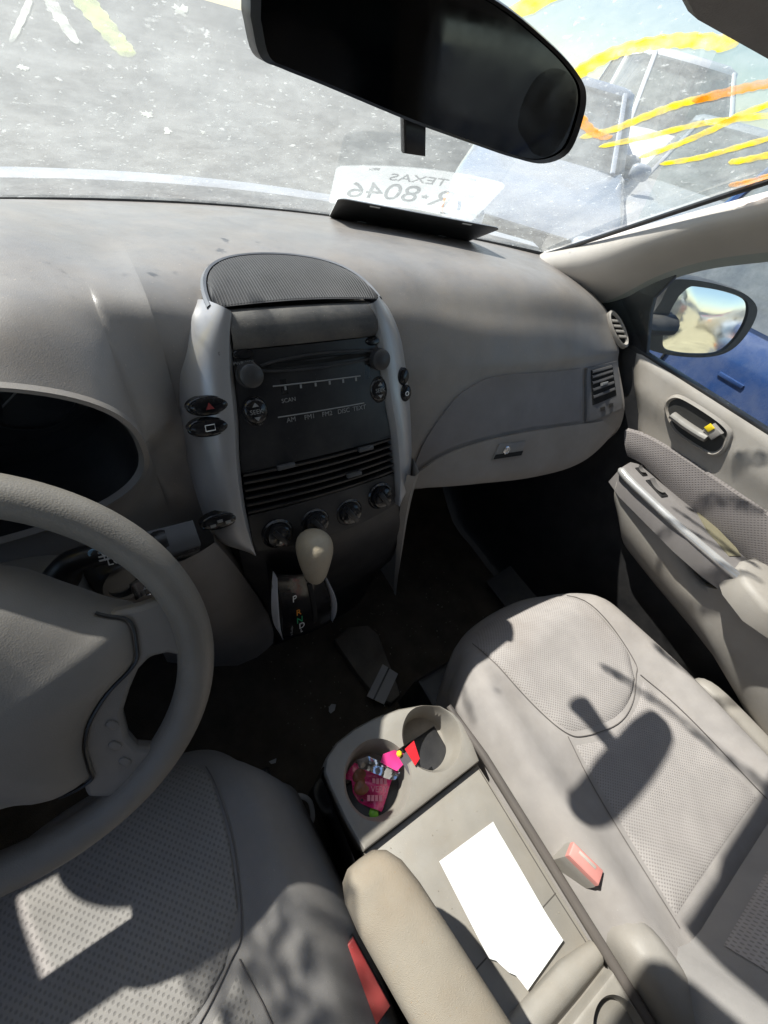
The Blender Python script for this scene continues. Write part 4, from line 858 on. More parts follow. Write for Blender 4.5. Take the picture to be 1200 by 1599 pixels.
# ============================================================ SEATS
SEAM = mat('seam_thread', (.17,.155,.148), .9, spec=.1)
def seat(name, label, cx, yb, yf, hwid, ztop, cloth, insert, back_lean, kind):
    t = thing(name, label, 'car seat', (cx, yb, .0))
    def H(a, b):
        """a across -1..1, b back 0..front 1: top of the cushion"""
        fr = max(0, (b-.80)/.20); edge = max(0, (abs(a)-.70)/.30)
        bol = .028*math.exp(-((abs(a)-.74)/.14)**2)*(1-.75*b)
        return ztop-.075*fr**2.4-.085*edge**2.6+bol-.014*(1-a*a)*(1-b)+.006*math.sin(b*3.1)
    def XY(a, b):
        w = hwid*(1-.10*max(0, b-.45)/.55-.16*max(0, (b-.86)/.14)**2)
        y = yb+(yf-yb)*b-(.030*a*a+.055*abs(a)**5)*b*b
        return cx+w*a, y
    def top(a, b, o=0): x, y = XY(a, b); return V3(x, y, H(a, b)+o)
    m = MB(); na, nb_ = 40, 44; rows = []
    for i in range(nb_+1):
        b = i/nb_; r = [top(a, b) for a in np.sin(np.linspace(-math.pi/2, math.pi/2, na+1))]
        w0, w1 = r[0], r[-1]
        rows.append([w0+V3(.03,0,-.27+.0), w0+V3(.004,0,-.10), w0+V3(-.006,0,-.04)]+r+[w1+V3(.006,0,-.04), w1+V3(-.004,0,-.10), w1+V3(-.03,0,-.27)])
    fr = rows[-1]
    rows.append([p+V3(0,.010,-.022) for p in fr]); rows.append([p+V3(0,.008,-.06) for p in fr]); rows.append([p+V3(0,-.03,-.14) for p in fr])
    m.grid(rows); cu = part('cushion', m, cloth, t, angle=80)
    def seam(pts, nm='seam'):
        mm = MB(); mm.tube([top(a, b, .0022) for a, b in crv(pts, 6)], .0008 if nm == 'seam' else .0006, 6); return part(nm, mm, SEAM, cu)
    def ins(poly_lo, poly_hi, puff, nm, mt):
        g = ruled(crv(poly_lo, 5), crv(poly_hi, 5), 34, 24); rr = []
        for i, r in enumerate(g):
            row = []
            for j, q in enumerate(r):
                e = min(i/5, (34-i)/5, j/5, (24-j)/5, 1); row.append(top(q[0], q[1], -.003+(.003+puff)*math.sqrt(max(0, 1-(1-e)**2))))
            rr.append(row)
        mm = MB(); mm.grid(rr); return part(nm, mm, mt, cu, angle=80)
    seam([(-.60,.965),(-.56,.82),(-.49,.66),(-.40,.545),(-.28,.498),(0,.462),(.22,.478),(.42,.535),(.51,.58),(.59,.75),(.59,.93)])
    seam([(-.40,.53),(-.47,.35),(-.52,.05)]); seam([(.46,.53),(.53,.35),(.57,.05)])
    return t, cu, top, ins
ps, pcu, ptop, pins = seat('passenger_seat', 'grey cloth front passenger seat in the sun, beside the door', .362, -.385, .135, .265, .452, FAB, WAF, 22, 'p')
pins([(-.60,.965),(-.55,.80),(-.48,.66),(-.40,.55),(-.28,.505),(0,.47),(.22,.485),(.42,.54)], [(-.45,.985),(-.2,.99),(0,.99),(.2,.99),(.45,.985),(.58,.93),(.58,.75),(.50,.58)], .0075, 'front_insert', WAF)
pins([(-.53,.06),(-.51,.25),(-.44,.45),(-.38,.530)], [(.58,.06),(.56,.25),(.50,.42),(.44,.525)], .004, 'rear_insert', WAF) if False else None
def seam_insert(ins, name, mt):
    ins([(-.52,.05),(-.35,.05),(-.1,.05),(.1,.05),(.35,.05),(.56,.05)], [(-.40,.515),(-.25,.482),(-.08,.455),(.1,.46),(.30,.485),(.45,.53)], .004, name, mt)
seam_insert(pins, 'rear_insert', WAF)
def backrest(t, cx, y0, z0, lean, hwid, cloth, insert):
    L_ = R(lean); dz, dy = math.cos(L_), -math.sin(L_); upv = V3(0, dy, dz); nv = V3(0, dz*1.0, -dy)
    m = MB(); rows = []
    for h in np.linspace(0,1,22):
        w = hwid*(1-.18*h*h); row = []
        for q in np.linspace(0, 2*math.pi, 44, False):
            c, s_ = math.cos(q), math.sin(q); a = math.copysign(abs(c)**.55, c); d = math.copysign(abs(s_)**.7, s_)
            bol = .030*math.exp(-((abs(a)-.82)/.16)**2)*(1-.4*h) if s_ > 0 else 0
            row.append(V3(cx, y0, z0)+V3(w*a, 0, 0)+upv*.60*h+nv*(d*.055+bol)*(1-.25*max(0, (h-.8)/.2)))
        rows.append(row)
    m.grid(rows, cv=True); m.ngon(rows[0]); m.ngon(rows[-1]); bk = part('backrest', m, cloth, t, angle=70)
    mm = MB(); g = []
    for h in np.linspace(.05,.9,24): g.append([V3(cx+hwid*.52*a*(1-.15*h*h), y0, z0)+upv*.60*h+nv*(.056+.004*(1-a*a)*math.sin(math.pi*min(1, (h-.05)/.1 if h < .15 else 1)*.5)) for a in np.linspace(-1,1,20)])
    mm.grid(g); part('back_insert', mm, insert, bk)
    m = MB(); m.ellip(V3(cx, y0, z0)+upv*.71, (V3(1,0,0), upv, nv), (.125,.085,.05), .7); part('headrest', m, cloth, t)
    for sg in (-1,1): m = MB(); m.tube([V3(cx+sg*.05, y0, z0)+upv*.58, V3(cx+sg*.05, y0, z0)+upv*.68], .006, 8); part('headrest_post', m, CHROME, t)
backrest(ps, .372, -.425, .43, 24, .245, mat('seatback_cloth', (.30,.285,.275), .9, grain=.35, gscale=1500, vary=.08, spec=.15), WAF)
m = MB(); m.ellip(V3(.150,-.385,.412), (V3(1,0,0), V3(0,1,.1), V3(0,0,1)), (.032,.085,.075), .6); part('hinge_cover', m, BEIGE, ps)
m = MB(); m.box((.36,-.10,.15), ((1,0,0),(0,1,0),(0,0,1)), (.21,.22,.10), .02); part('seat_base', m, DARKP, ps)
m = MB(); m.ellip((.655,-.29,.37), (V3(0,1,0), V3(0,0,1), V3(1,0,0)), (.10,.05,.022), .5); part('side_cover', m, BEIGE, ps)
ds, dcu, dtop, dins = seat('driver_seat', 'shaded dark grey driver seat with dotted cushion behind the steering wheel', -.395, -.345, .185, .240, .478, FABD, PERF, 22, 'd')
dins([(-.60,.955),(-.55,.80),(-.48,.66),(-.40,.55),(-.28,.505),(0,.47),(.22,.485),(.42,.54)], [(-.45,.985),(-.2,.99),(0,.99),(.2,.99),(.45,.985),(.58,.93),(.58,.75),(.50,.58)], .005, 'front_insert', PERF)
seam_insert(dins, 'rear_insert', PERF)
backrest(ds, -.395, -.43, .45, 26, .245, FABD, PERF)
m = MB(); m.box((-.395,-.08,.17), ((1,0,0),(0,1,0),(0,0,1)), (.20,.20,.11), .02); part('seat_base', m, DARKP, ds)
# fold-down armrest
m = MB(); rows = []
for y, k in ((-.052,.0),(-.0535,.45),(-.060,.72),(-.075,.92),(-.10,1.0),(-.16,1.0),(-.25,.98),(-.36,.98),(-.46,.95)):
    hw_, hh = .0365*k, .030*min(1, k+.15); c = V3(-.1405+.035*(-y-.06)/.2, y, .590)
    rows.append([c+V3(hw_*math.copysign(abs(math.cos(q))**.65, math.cos(q)), 0, hh*math.copysign(abs(math.sin(q))**.65, math.sin(q))) for q in np.linspace(0, 2*math.pi, 32, False)])
m.grid(rows, cv=True); m.ngon(rows[-1]); part('armrest', m, mat('armrest_cloth', (.34,.30,.245), .9, grain=.4, gscale=1400, vary=.10, dust=.6, dustcol=(.225,.155,.09), dscale=7, spec=.15, stain=.5), ds, angle=70)
# ---- belt buckles
b1 = thing('seat_belt_buckle', 'sunlit pale red topped seat belt buckle between console and passenger seat', 'buckle', (.157,-.24,.44))
q4 = [V3(*q) for q in [(0.1245, -0.2095, 0.475), (0.1459, -0.2158, 0.475), (0.1567, -0.2491, 0.475), (0.134, -0.2461, 0.475)]]
c = sum(q4)/4; a1 = unit(q4[2]-q4[1]); a2 = unit(np.cross(V3(0,0,1), a1)); tilt = unit(V3(.12,.10,1))
m = MB(); m.box(c-tilt*.045, (a1, a2, tilt), (.024,.0105,.042), .004); part('buckle_body', m, BEIGE, b1)
m = MB(); m.box(c-tilt*.001, (a1, a2, tilt), (.0235,.0098,.006), .003); part('release_button', m, REDW, b1)
m = MB(); m.box(c+tilt*.0048+a2*.004, (a1, a2, tilt), (.013,.0022,.0012), .0006); part('buckle_slot', m, mat('slot_pale', (.45,.40,.36), .5), b1)
m = MB(); m.tube([c-tilt*.08, c-tilt*.2+V3(-.01,-.01,0)], [.008,.009], 10); part('buckle_stalk', m, DARKP, b1)
b2 = thing('seat_belt_buckle', 'dark red seat belt buckle beside the driver seat, under the armrest', 'buckle', (-.185,-.14,.44))
q4 = [V3(*q) for q in [(-0.1931, -0.1386, 0.452), (-0.1704, -0.1397, 0.452), (-0.1656, -0.1815, 0.452), (-0.1854, -0.1864, 0.452)]]
c = sum(q4)/4; a1 = unit(q4[3]-q4[0]); a2 = unit(np.cross(V3(0,0,1), a1)); tilt = unit(V3(-.05,.10,1))
m = MB(); m.box(c-tilt*.05, (a1, a2, tilt), (.038,.0165,.047), .004); part('buckle_body', m, DARKP, b2)
m = MB(); m.box(c-tilt*.002, (a1, a2, tilt), (.036,.0155,.006), .003); part('release_button', m, REDP, b2)
m = MB(); m.box(c+tilt*.0045-a2*.008, (a1, a2, tilt), (.020,.003,.0008)); part('buckle_slot', m, BLACKP, b2)
m = MB(); m.tube([c-tilt*.09, c-tilt*.25], [.008,.009], 10); part('buckle_stalk', m, DARKP, b2)

# ============================================================ CENTRE CONSOLE
cc_ = thing('centre_console', 'beige tray console between the seats with two cup holders in front', 'console', (-.01,-.15,.0))
ol = [(-.1285,.030),(-.1275,.048),(-.118,.063),(-.095,.074),(-.060,.078),(-.020,.076),(.020,.068),(.060,.054),(.088,.038),(.102,.018),(.107,-.005),(.104,-.035),(.097,-.062),(-.119,-.062),(-.126,-.02)]
m = MB(); ring_ = [V3(x, y, .45) for x, y in ol]
m.slab(ring_, (0,0,1), .13, .009); ct = part('cup_tray', m, BEIGE2, cc_, angle=40)
def cyl(c, r0, r1, h): k = MB(); k.lathe((*c, .452-h), (0,0,1), [(r0*.9,0),(r0,.006),(r1,h-.01),(r1+.0035,h-.003),(r1+.006,h+.006)], 56); return k
nk = MB(); nk.box((-.006,.006,.437), ((1,.05,0),(0,1,0),(0,0,1)), (.018,.012,.022))
cut(ct, [cyl((-.0605,.0015), .044,.0485,.075), cyl((.0460,.0065), .043,.0465,.07), nk])
for c, r, fl in (((-.0605,.0015),.043,.379), ((.0460,.0065),.042,.384)):
    m = MB(); m.lathe((*c, fl), (0,0,1), [(r,-.001),(r,.0008),(r*.7,.0016),(0,.0016)], 40); part('cup_base', m, mat('cup_rubber', (.29,.27,.24), .7, dust=.4, dscale=60), cc_)
m = MB(); m.grid([[V3(-.134-.012*math.sin(math.pi*t), y, lerp(.447,.05,t)) for t in np.linspace(0,1,14)] for y in np.linspace(.045,-.46,20)]); m.grid([[V3(lerp(-.134,-.10,q)-.012*math.sin(math.pi*t)*(1-q), .045+.03*q, lerp(.44,.05,t)) for t in np.linspace(0,1,14)] for q in (0,.5,1)]); part('side_panel', m, GLOSSB, cc_)
m = MB(); m.slab([(-.118,-.064,.432),(.097,-.064,.432),(.103,-.20,.432),(.106,-.40,.432),(-.124,-.40,.432),(-.122,-.2,.432)], (0,0,1), .05, .003); part('tray', m, BEIGE2, cc_)
for pth in ([(-.030,-.235,.4318),(-.121,-.235,.4318)], [(.098,-.243,.4318),(.062,-.243,.4318)], [(.0945,-.07,.4318),(.0965,-.243,.4318),(.099,-.30,.4318)]):
    m = MB(); m.tube(pth, .0009, 5); part('tray_seam', m, mat('seam_dark', (.10,.09,.08), .8), cc_)
m = MB(); m.tube([(.103,.03,.440),(.108,-.06,.446),(.109,-.2,.446),(.111,-.42,.446)], [.005,.007,.007,.007], 10); part('edge_rail', m, mat('rail_brown', (.12,.105,.095), .5), cc_)
m = MB(); m.tube([(-.122,-.302,.433),(-.05,-.300,.436),(.05,-.304,.437),(.103,-.312,.434)], [.012,.016,.016,.012], 14); part('cross_rib', m, BEIGE2, cc_)
m = MB(); m.slab([(-.120,-.322,.450),(.104,-.330,.450),(.106,-.50,.450),(-.124,-.50,.450)], (0,0,1), .10, .006); rc = part('rear_tray', m, BEIGE2, cc_)
cut(rc, [cyl((.066,-.372), .030,.033,.07), cyl((-.02,-.380), .030,.033,.07)])
m = MB(); m.box((-.012,-.22,.20), ((1,0,0),(0,1,0),(0,0,1)), (.095,.24,.19), .01); part('console_base', m, DARKP, cc_)

# ============================================================ LOOSE THINGS IN THE CABIN
# sheet of paper with torn corner and a perforated margin
pg = [V3(*q) for q in [(-0.0308, -0.1265, 0.436), (0.0675, -0.133, 0.436), (0.069, -0.2773, 0.436), (-0.0047, -0.282, 0.436), (-0.0077, -0.2659, 0.436), (-0.0167, -0.2558, 0.436), (-0.021, -0.2428, 0.436), (-0.0291, -0.2352, 0.436)]]
pt = thing('paper_sheet', 'blank white notebook page with a torn corner lying on the console tray', 'paper', tuple(sum(pg)/len(pg)))
eL = [pg[0], pg[-1]]; eR = [pg[1], pg[2], pg[3], pg[4], pg[5], pg[6], pg[7]]
m = MB(); g = ruled([pg[0], lerp(pg[0], pg[7], .5), pg[7]], [pg[1], lerp(pg[1], pg[2], .5), pg[2]], 24, 14)
lift = lambda a, b: .0055*max(0, a-.72)**2/.0784*(.4+.6*b)+.0012*math.sin(a*5)*b+.003*max(0, .12-a)/.12*b
rows = [[p+V3(0,0,.0006+lift(i/24, j/14)) for j, p in enumerate(r)] for i, r in enumerate(g)]; m.grid(rows)
tail = [rows[-1][k] for k in range(15)]
low = [pg[7], pg[6], pg[5], pg[4], pg[3], pg[3], lerp(pg[3], pg[2], .5), pg[2]]
m.grid([tail, [along(low, k/14)+V3(0,0,.0006+lift(1, k/14)) for k in range(15)]])
part('page', m, PAPER, pt)
m = MB()
for t in np.linspace(.04,.93,15): c = lerp(pg[0], pg[-1], t)+unit(pg[1]-pg[0])*.004+V3(0,0,.0003); m.lathe(c, (0,0,1), [(.0009,0),(.0009,.0002)], 8)
part('punch_holes', m, mat('hole_grey', (.25,.24,.23), .8), pt)['kind'] = 'stuff'
# licence plate: lies face-up under the windscreen, its far edge on the glass foot
A = V3(.229,.862,.9147); e_ = unit(V3(.935,-.355,-.004)); PA = R(24.5)
mh = unit(V3(-.355,-.935,0)); pr = math.cos(PA)*mh+math.sin(PA)*V3(0,0,1); pn = np.cross(pr, e_); pn = pn if pn[2] > 0 else -pn
lp = thing('licence_plate', 'white Texas licence plate lying face up under the windscreen foot', 'licence plate', tuple(A))
pf = lambda a, b, o=0: A+e_*a+pr*b+pn*o                 # a from its left as seen from inside, b from the glass towards the cabin
rc_ = lambda w, h, r, k=5: [(x+r*math.cos(q), y+r*math.sin(q)) for x, y, q0 in ((w-r,r,-90),(w-r,h-r,0),(r,h-r,90),(r,r,180)) for q in np.radians(np.linspace(q0, q0+90, k))]
m = MB(); m.slab([pf(a, b) for a, b in rc_(.305,.152,.014)], pn, .0012); part('plate_face', m, PLATE, lp, smooth=False)
m = MB(); m.slab([pf(a, b, -.0014) for a, b in rc_(.305,.152,.014)], pn, .0008); bk = part('plate_back', m, PLATEB, lp, smooth=False)
for a, b in ((.065,.142),(.24,.142),(.065,.012),(.24,.012)):
    m = MB(); m.box(pf(a, b, -.0024), (e_, pr, pn), (.009,.0032,.0003)); part('bolt_slot', m, mat('slot_bright', (.7,.7,.68), .6), bk, smooth=False)
    m = MB(); m.box(pf(a, b, .0003), (e_, pr, pn), (.009,.0032,.0003)); part('bolt_slot', m, DARKL, lp, smooth=False)
rd_ = -e_                                                # read from outside: letters run towards the driver side
word('plate_state', 'TEXAS', .032, pf(.150,.118,.0004), (rd_, pr), DARKL, lp, sx=1.15)
word('plate_number', '8046', .088, pf(.098,.062,.0004), (rd_, pr), DARKL, lp, sx=.80)
word('plate_number', '7R', .088, pf(.232,.062,.0004), (rd_, pr), DARKL, lp, sx=.80)
m = MB(); cst = pf(.180,.062,.0006); m.ngon([cst+(rd_*math.sin(k*math.pi/5)+pr*math.cos(k*math.pi/5))*(.010 if k % 2 == 0 else .005) for k in range(10)]); part('plate_star', m, DARKL, lp, smooth=False)
# wrappers in the left cup
def crumple(name, label, outline, z, amp, mt, nrm=(0,0,1), seed=0, n=14, tilt=(0,0)):
    r_ = random.Random(seed); pts = [np.array(p, float) for p in outline]; c = sum(pts)/len(pts)
    ph = [(r_.uniform(60,190), r_.uniform(60,190), r_.uniform(0,6)) for _ in range(6)]
    def h(x, y): return sum(math.sin(x*a+p_)*math.cos(y*b-p_) for a, b, p_ in ph)*amp/3+(x-c[0])*tilt[0]+(y-c[1])*tilt[1]
    m = MB(); ring = [along(pts+[pts[0]], i/72) for i in range(72)]; rows = []
    for k in np.linspace(.0,1,n): rows.append([V3(*(lerp(c, p, k)), z+h(*lerp(c, p, k))) for p in ring])
    m.grid(rows[1:], cv=True); m.ngon(rows[1])
    t = thing(name, label, 'wrapper', (c[0], c[1], z), group=None)
    return t, m, h, c
xy = lambda pts: [q[:2] for q in pts]
t, m, h, c = crumple('candy_wrapper', 'pink sweet bag with brown picture and pale lettering, in the left cup holder', xy([(-0.0756, 0.0384, 0.4), (-0.0625, 0.0249, 0.4), (-0.0484, 0.0069, 0.4), (-0.0299, -0.0076, 0.4), (-0.0476, -0.0248, 0.4), (-0.0671, -0.0396, 0.4), (-0.0796, -0.0269, 0.4), (-0.0914, -0.0109, 0.4), (-0.0948, 0.0041, 0.4), (-0.0894, 0.0232, 0.4), (-0.0968, 0.0245, 0.4), (-0.0972, 0.0305, 0.4)]), .402, .0075, PINK, seed=1, tilt=(.15,.1))
part('bag', m, PINK, t, angle=25)
for i, (tx, px) in enumerate((('SWEET', (-0.0522, -0.0036, 0.407)), ('VERY', (-0.0586, -0.0125, 0.407)), ('SOUR', (-0.0692, -0.0186, 0.407)))):
    if i == 1: word('lettering', tx, .0115, V3(px[0], px[1], .402+h(px[0], px[1])+.0025), (V3(.86,-.50,.0), V3(.50,.86,.1)), PINKL, t)
    else:
        m = MB(); cq = V3(px[0], px[1], .402+h(px[0], px[1])+.0022); d1 = unit(V3(.86,-.50,0)); d2 = unit(V3(.50,.86,.1))
        for k in range(4): m.box(cq+d1*(k-1.5)*.0062, (d1, d2, np.cross(d1, d2)), (.0024,.0038,.0003))
        part('print_block', m, PINKL, t, smooth=False)
for px, r in (((-0.0758, 0.0197, 0.406), .010), ((-0.0795, 0.0043, 0.406), .011)):
    m = MB(); m.lathe(V3(px[0], px[1], .402+h(px[0], px[1])+.0012), (.1,.1,1), [(r,0),(r*.8,.0022),(0,.003)], 14, sx=1.25); part('sweet_print', m, BROWNW, t)
m = MB(); px = (-0.0786, -0.0346, 0.396); m.lathe(V3(*px), (0,0,1), [(.008,0),(.005,.003),(0,.004)], 7); part('bag_corner', m, LIME, t)
t, m, h, c = crumple('foil_strip', 'crumpled silver foil strip across the left cup holder', xy([(-0.0755, 0.0386, 0.425), (-0.0559, 0.0337, 0.425), (-0.0412, 0.0175, 0.425), (-0.0312, 0.0039, 0.425), (-0.0211, -0.0096, 0.425), (-0.0328, -0.0147, 0.425), (-0.0475, -0.0034, 0.425), (-0.0611, 0.0139, 0.425), (-0.0768, 0.0276, 0.425)]), .428, .007, FOIL, seed=5, tilt=(-.1,.1)); part('foil', m, FOIL, t, angle=12)
t, m, h, c = crumple('candy_wrapper', 'bright pink wrapper propped in the gap between the cup holders', xy([(-0.0366, 0.0245, 0.44), (-0.0184, 0.0205, 0.44), (-0.0011, 0.0028, 0.44), (-0.0095, -0.0025, 0.44), (-0.0284, -0.0055, 0.44), (-0.0382, 0.0077, 0.44), (-0.0454, 0.0176, 0.44)]), .442, .004, PINK, seed=9, tilt=(.2,.3)); part('bag', m, mat('hot_pink', (.85,.06,.28), .3, vary=.1, coat=.3), t, angle=25)
m = MB(); px = (-0.0149, 0.012, 0.449); m.lathe(V3(*px), (0,0,1), [(.005,0),(.003,.0025),(0,.003)], 7); part('bag_corner', m, YELP, t)
rp = [V3(*q) for q in [(-0.0052, 0.0131, 0.452), (0.014, 0.0157, 0.452), (0.0085, -0.0095, 0.452), (-0.003, -0.0137, 0.452)]]
lo_ = [V3(*q) for q in [(-0.0187, 0.0002, 0.415), (0.0021, 0.005, 0.415), (0.0036, -0.0203, 0.415), (-0.0095, -0.0248, 0.415)]]
m = MB(); m.slab([rp[1], rp[2], rp[3], rp[0]], unit(np.cross(rp[2]-rp[1], rp[0]-rp[1])), .003, .0008)
t = thing('sweet_packet', 'small red packet with dark sleeve standing between the cup holders', 'packet', tuple(rp[0])); part('packet', m, REDK, t)
m = MB(); m.slab([q+V3(-.012,-.006,-.008) for q in (rp[1], rp[2], rp[3], rp[0])], unit(np.cross(rp[2]-rp[1], rp[0]-rp[1])), .002, .0005); part('sleeve', m, mat('dark_sleeve', (.10,.09,.10), .3), t)
# things on the floor
def flat(name, label, cat, pts, z, mt, th=.0015, extra=None):
    P_ = [V3(q[0], q[1], z) for q in pts]; t = thing(name, label, cat, tuple(sum(P_)/len(P_))); m = MB(); m.slab(P_, (0,0,1), th, .0003); part('card' if cat == 'card' else 'scrap', m, mt, t, smooth=False); return t, P_
t, P_ = flat('card', 'grey card with a black stripe lying on the floor strip ahead of the console', 'card', [(0.0828, 0.1737, 0.05), (0.1639, 0.2261, 0.05), (0.1894, 0.1835, 0.05), (0.1137, 0.1341, 0.05)], .05, CARD)
m = MB(); m.slab([lerp(P_[0], P_[3], .36)+V3(0,0,.0004), lerp(P_[1], P_[2], .36)+V3(0,0,.0004), lerp(P_[1], P_[2], .46)+V3(0,0,.0004), lerp(P_[0], P_[3], .46)+V3(0,0,.0004)], (0,0,1), .0003); part('stripe', m, BLACKP, t, smooth=False)
flat('paper_scrap', 'tiny torn white scrap on the brown carpet left of the card', 'scrap', [(-0.0134, 0.2002, 0.03), (-0.0041, 0.2041, 0.03), (0.0056, 0.1972, 0.03), (-0.0035, 0.1862, 0.03), (-0.0156, 0.1841, 0.03), (-0.018, 0.1906, 0.03)], .03, mat('scrap_white', (.5,.49,.48), .8))
flat('paper_scrap', 'pale crumb of litter on the carpet beside the driver seat', 'scrap', [(-0.1895, 0.157, 0.05), (-0.172, 0.1545, 0.05), (-0.1765, 0.1468, 0.05), (-0.1863, 0.1494, 0.05)], .05, MATS['scrap_white'])
m = MB(); lp_ = [V3(*q) for q in [(-0.1774, 0.0528, 0.3), (-0.1625, 0.0463, 0.3), (-0.1526, 0.0334, 0.3), (-0.1533, 0.0184, 0.3), (-0.1585, 0.0065, 0.3), (-0.1675, 0.002, 0.3), (-0.1697, -0.0083, 0.3)]]; m.tube(crv(lp_, 6), .004, 8, flat=.4); solo('cord_loop', 'dirty white strap loop hanging between driver seat and console', 'strap', m, mat('strap_white', (.40,.39,.37), .8))
m = MB(); fs = [V3(*q) for q in [(0.0744, 0.3532, 0.045), (0.1302, 0.3688, 0.045), (0.1849, 0.3487, 0.045), (0.1998, 0.3082, 0.045), (0.1748, 0.1582, 0.045), (0.168, 0.1338, 0.045), (0.1351, 0.1276, 0.045), (0.1078, 0.1565, 0.045), (0.0891, 0.2313, 0.045)]]; m.slab(fs, (0,0,1), .03, .008); o = solo('floor_strip', 'worn brownish plastic floor strip under the card', 'floor strip', m, mat('strip_brown', (.13,.11,.085), .7, dust=.3))
m = MB(); cb = [V3(*q) for q in [(0.9441, 0.3663, 0.06), (0.9628, 0.2999, 0.06), (0.9511, 0.2486, 0.06), (0.9254, 0.206, 0.06), (0.9932, 0.1844, 0.06), (1.0418, 0.1208, 0.06)]]; m.tube(crv(cb, 6), .005, 8); solo('cable', 'pale cable lying in the dark passenger footwell', 'cable', m, mat('cable_pale', (.34,.32,.30), .5))
gr_ = random.Random(8); m = MB()
for i in range(240):
    if i < 190: x, y, z, r = gr_.uniform(-.12,.55), gr_.uniform(.10,.5), .024, gr_.uniform(.001,.0032)
    else: x, y, z, r = gr_.uniform(-.11,.09), gr_.uniform(-.28,-.07), .4325, gr_.uniform(.0005,.0011)
    c = V3(x, y, z); a = gr_.uniform(0, 6.3); tri = [c+r*V3(math.cos(a+k*2.1), math.sin(a+k*2.1), 0) for k in range(3)]
    b = m.vs(tri+[c+V3(0,0,r*.8)]); m.f += [(b,b+1,b+3),(b+1,b+2,b+3),(b+2,b,b+3),(b,b+2,b+1)]
solo('grit', None, None, m, mat('grit_pale', (.30,.27,.22), .9, vary=.3), kind='stuff')
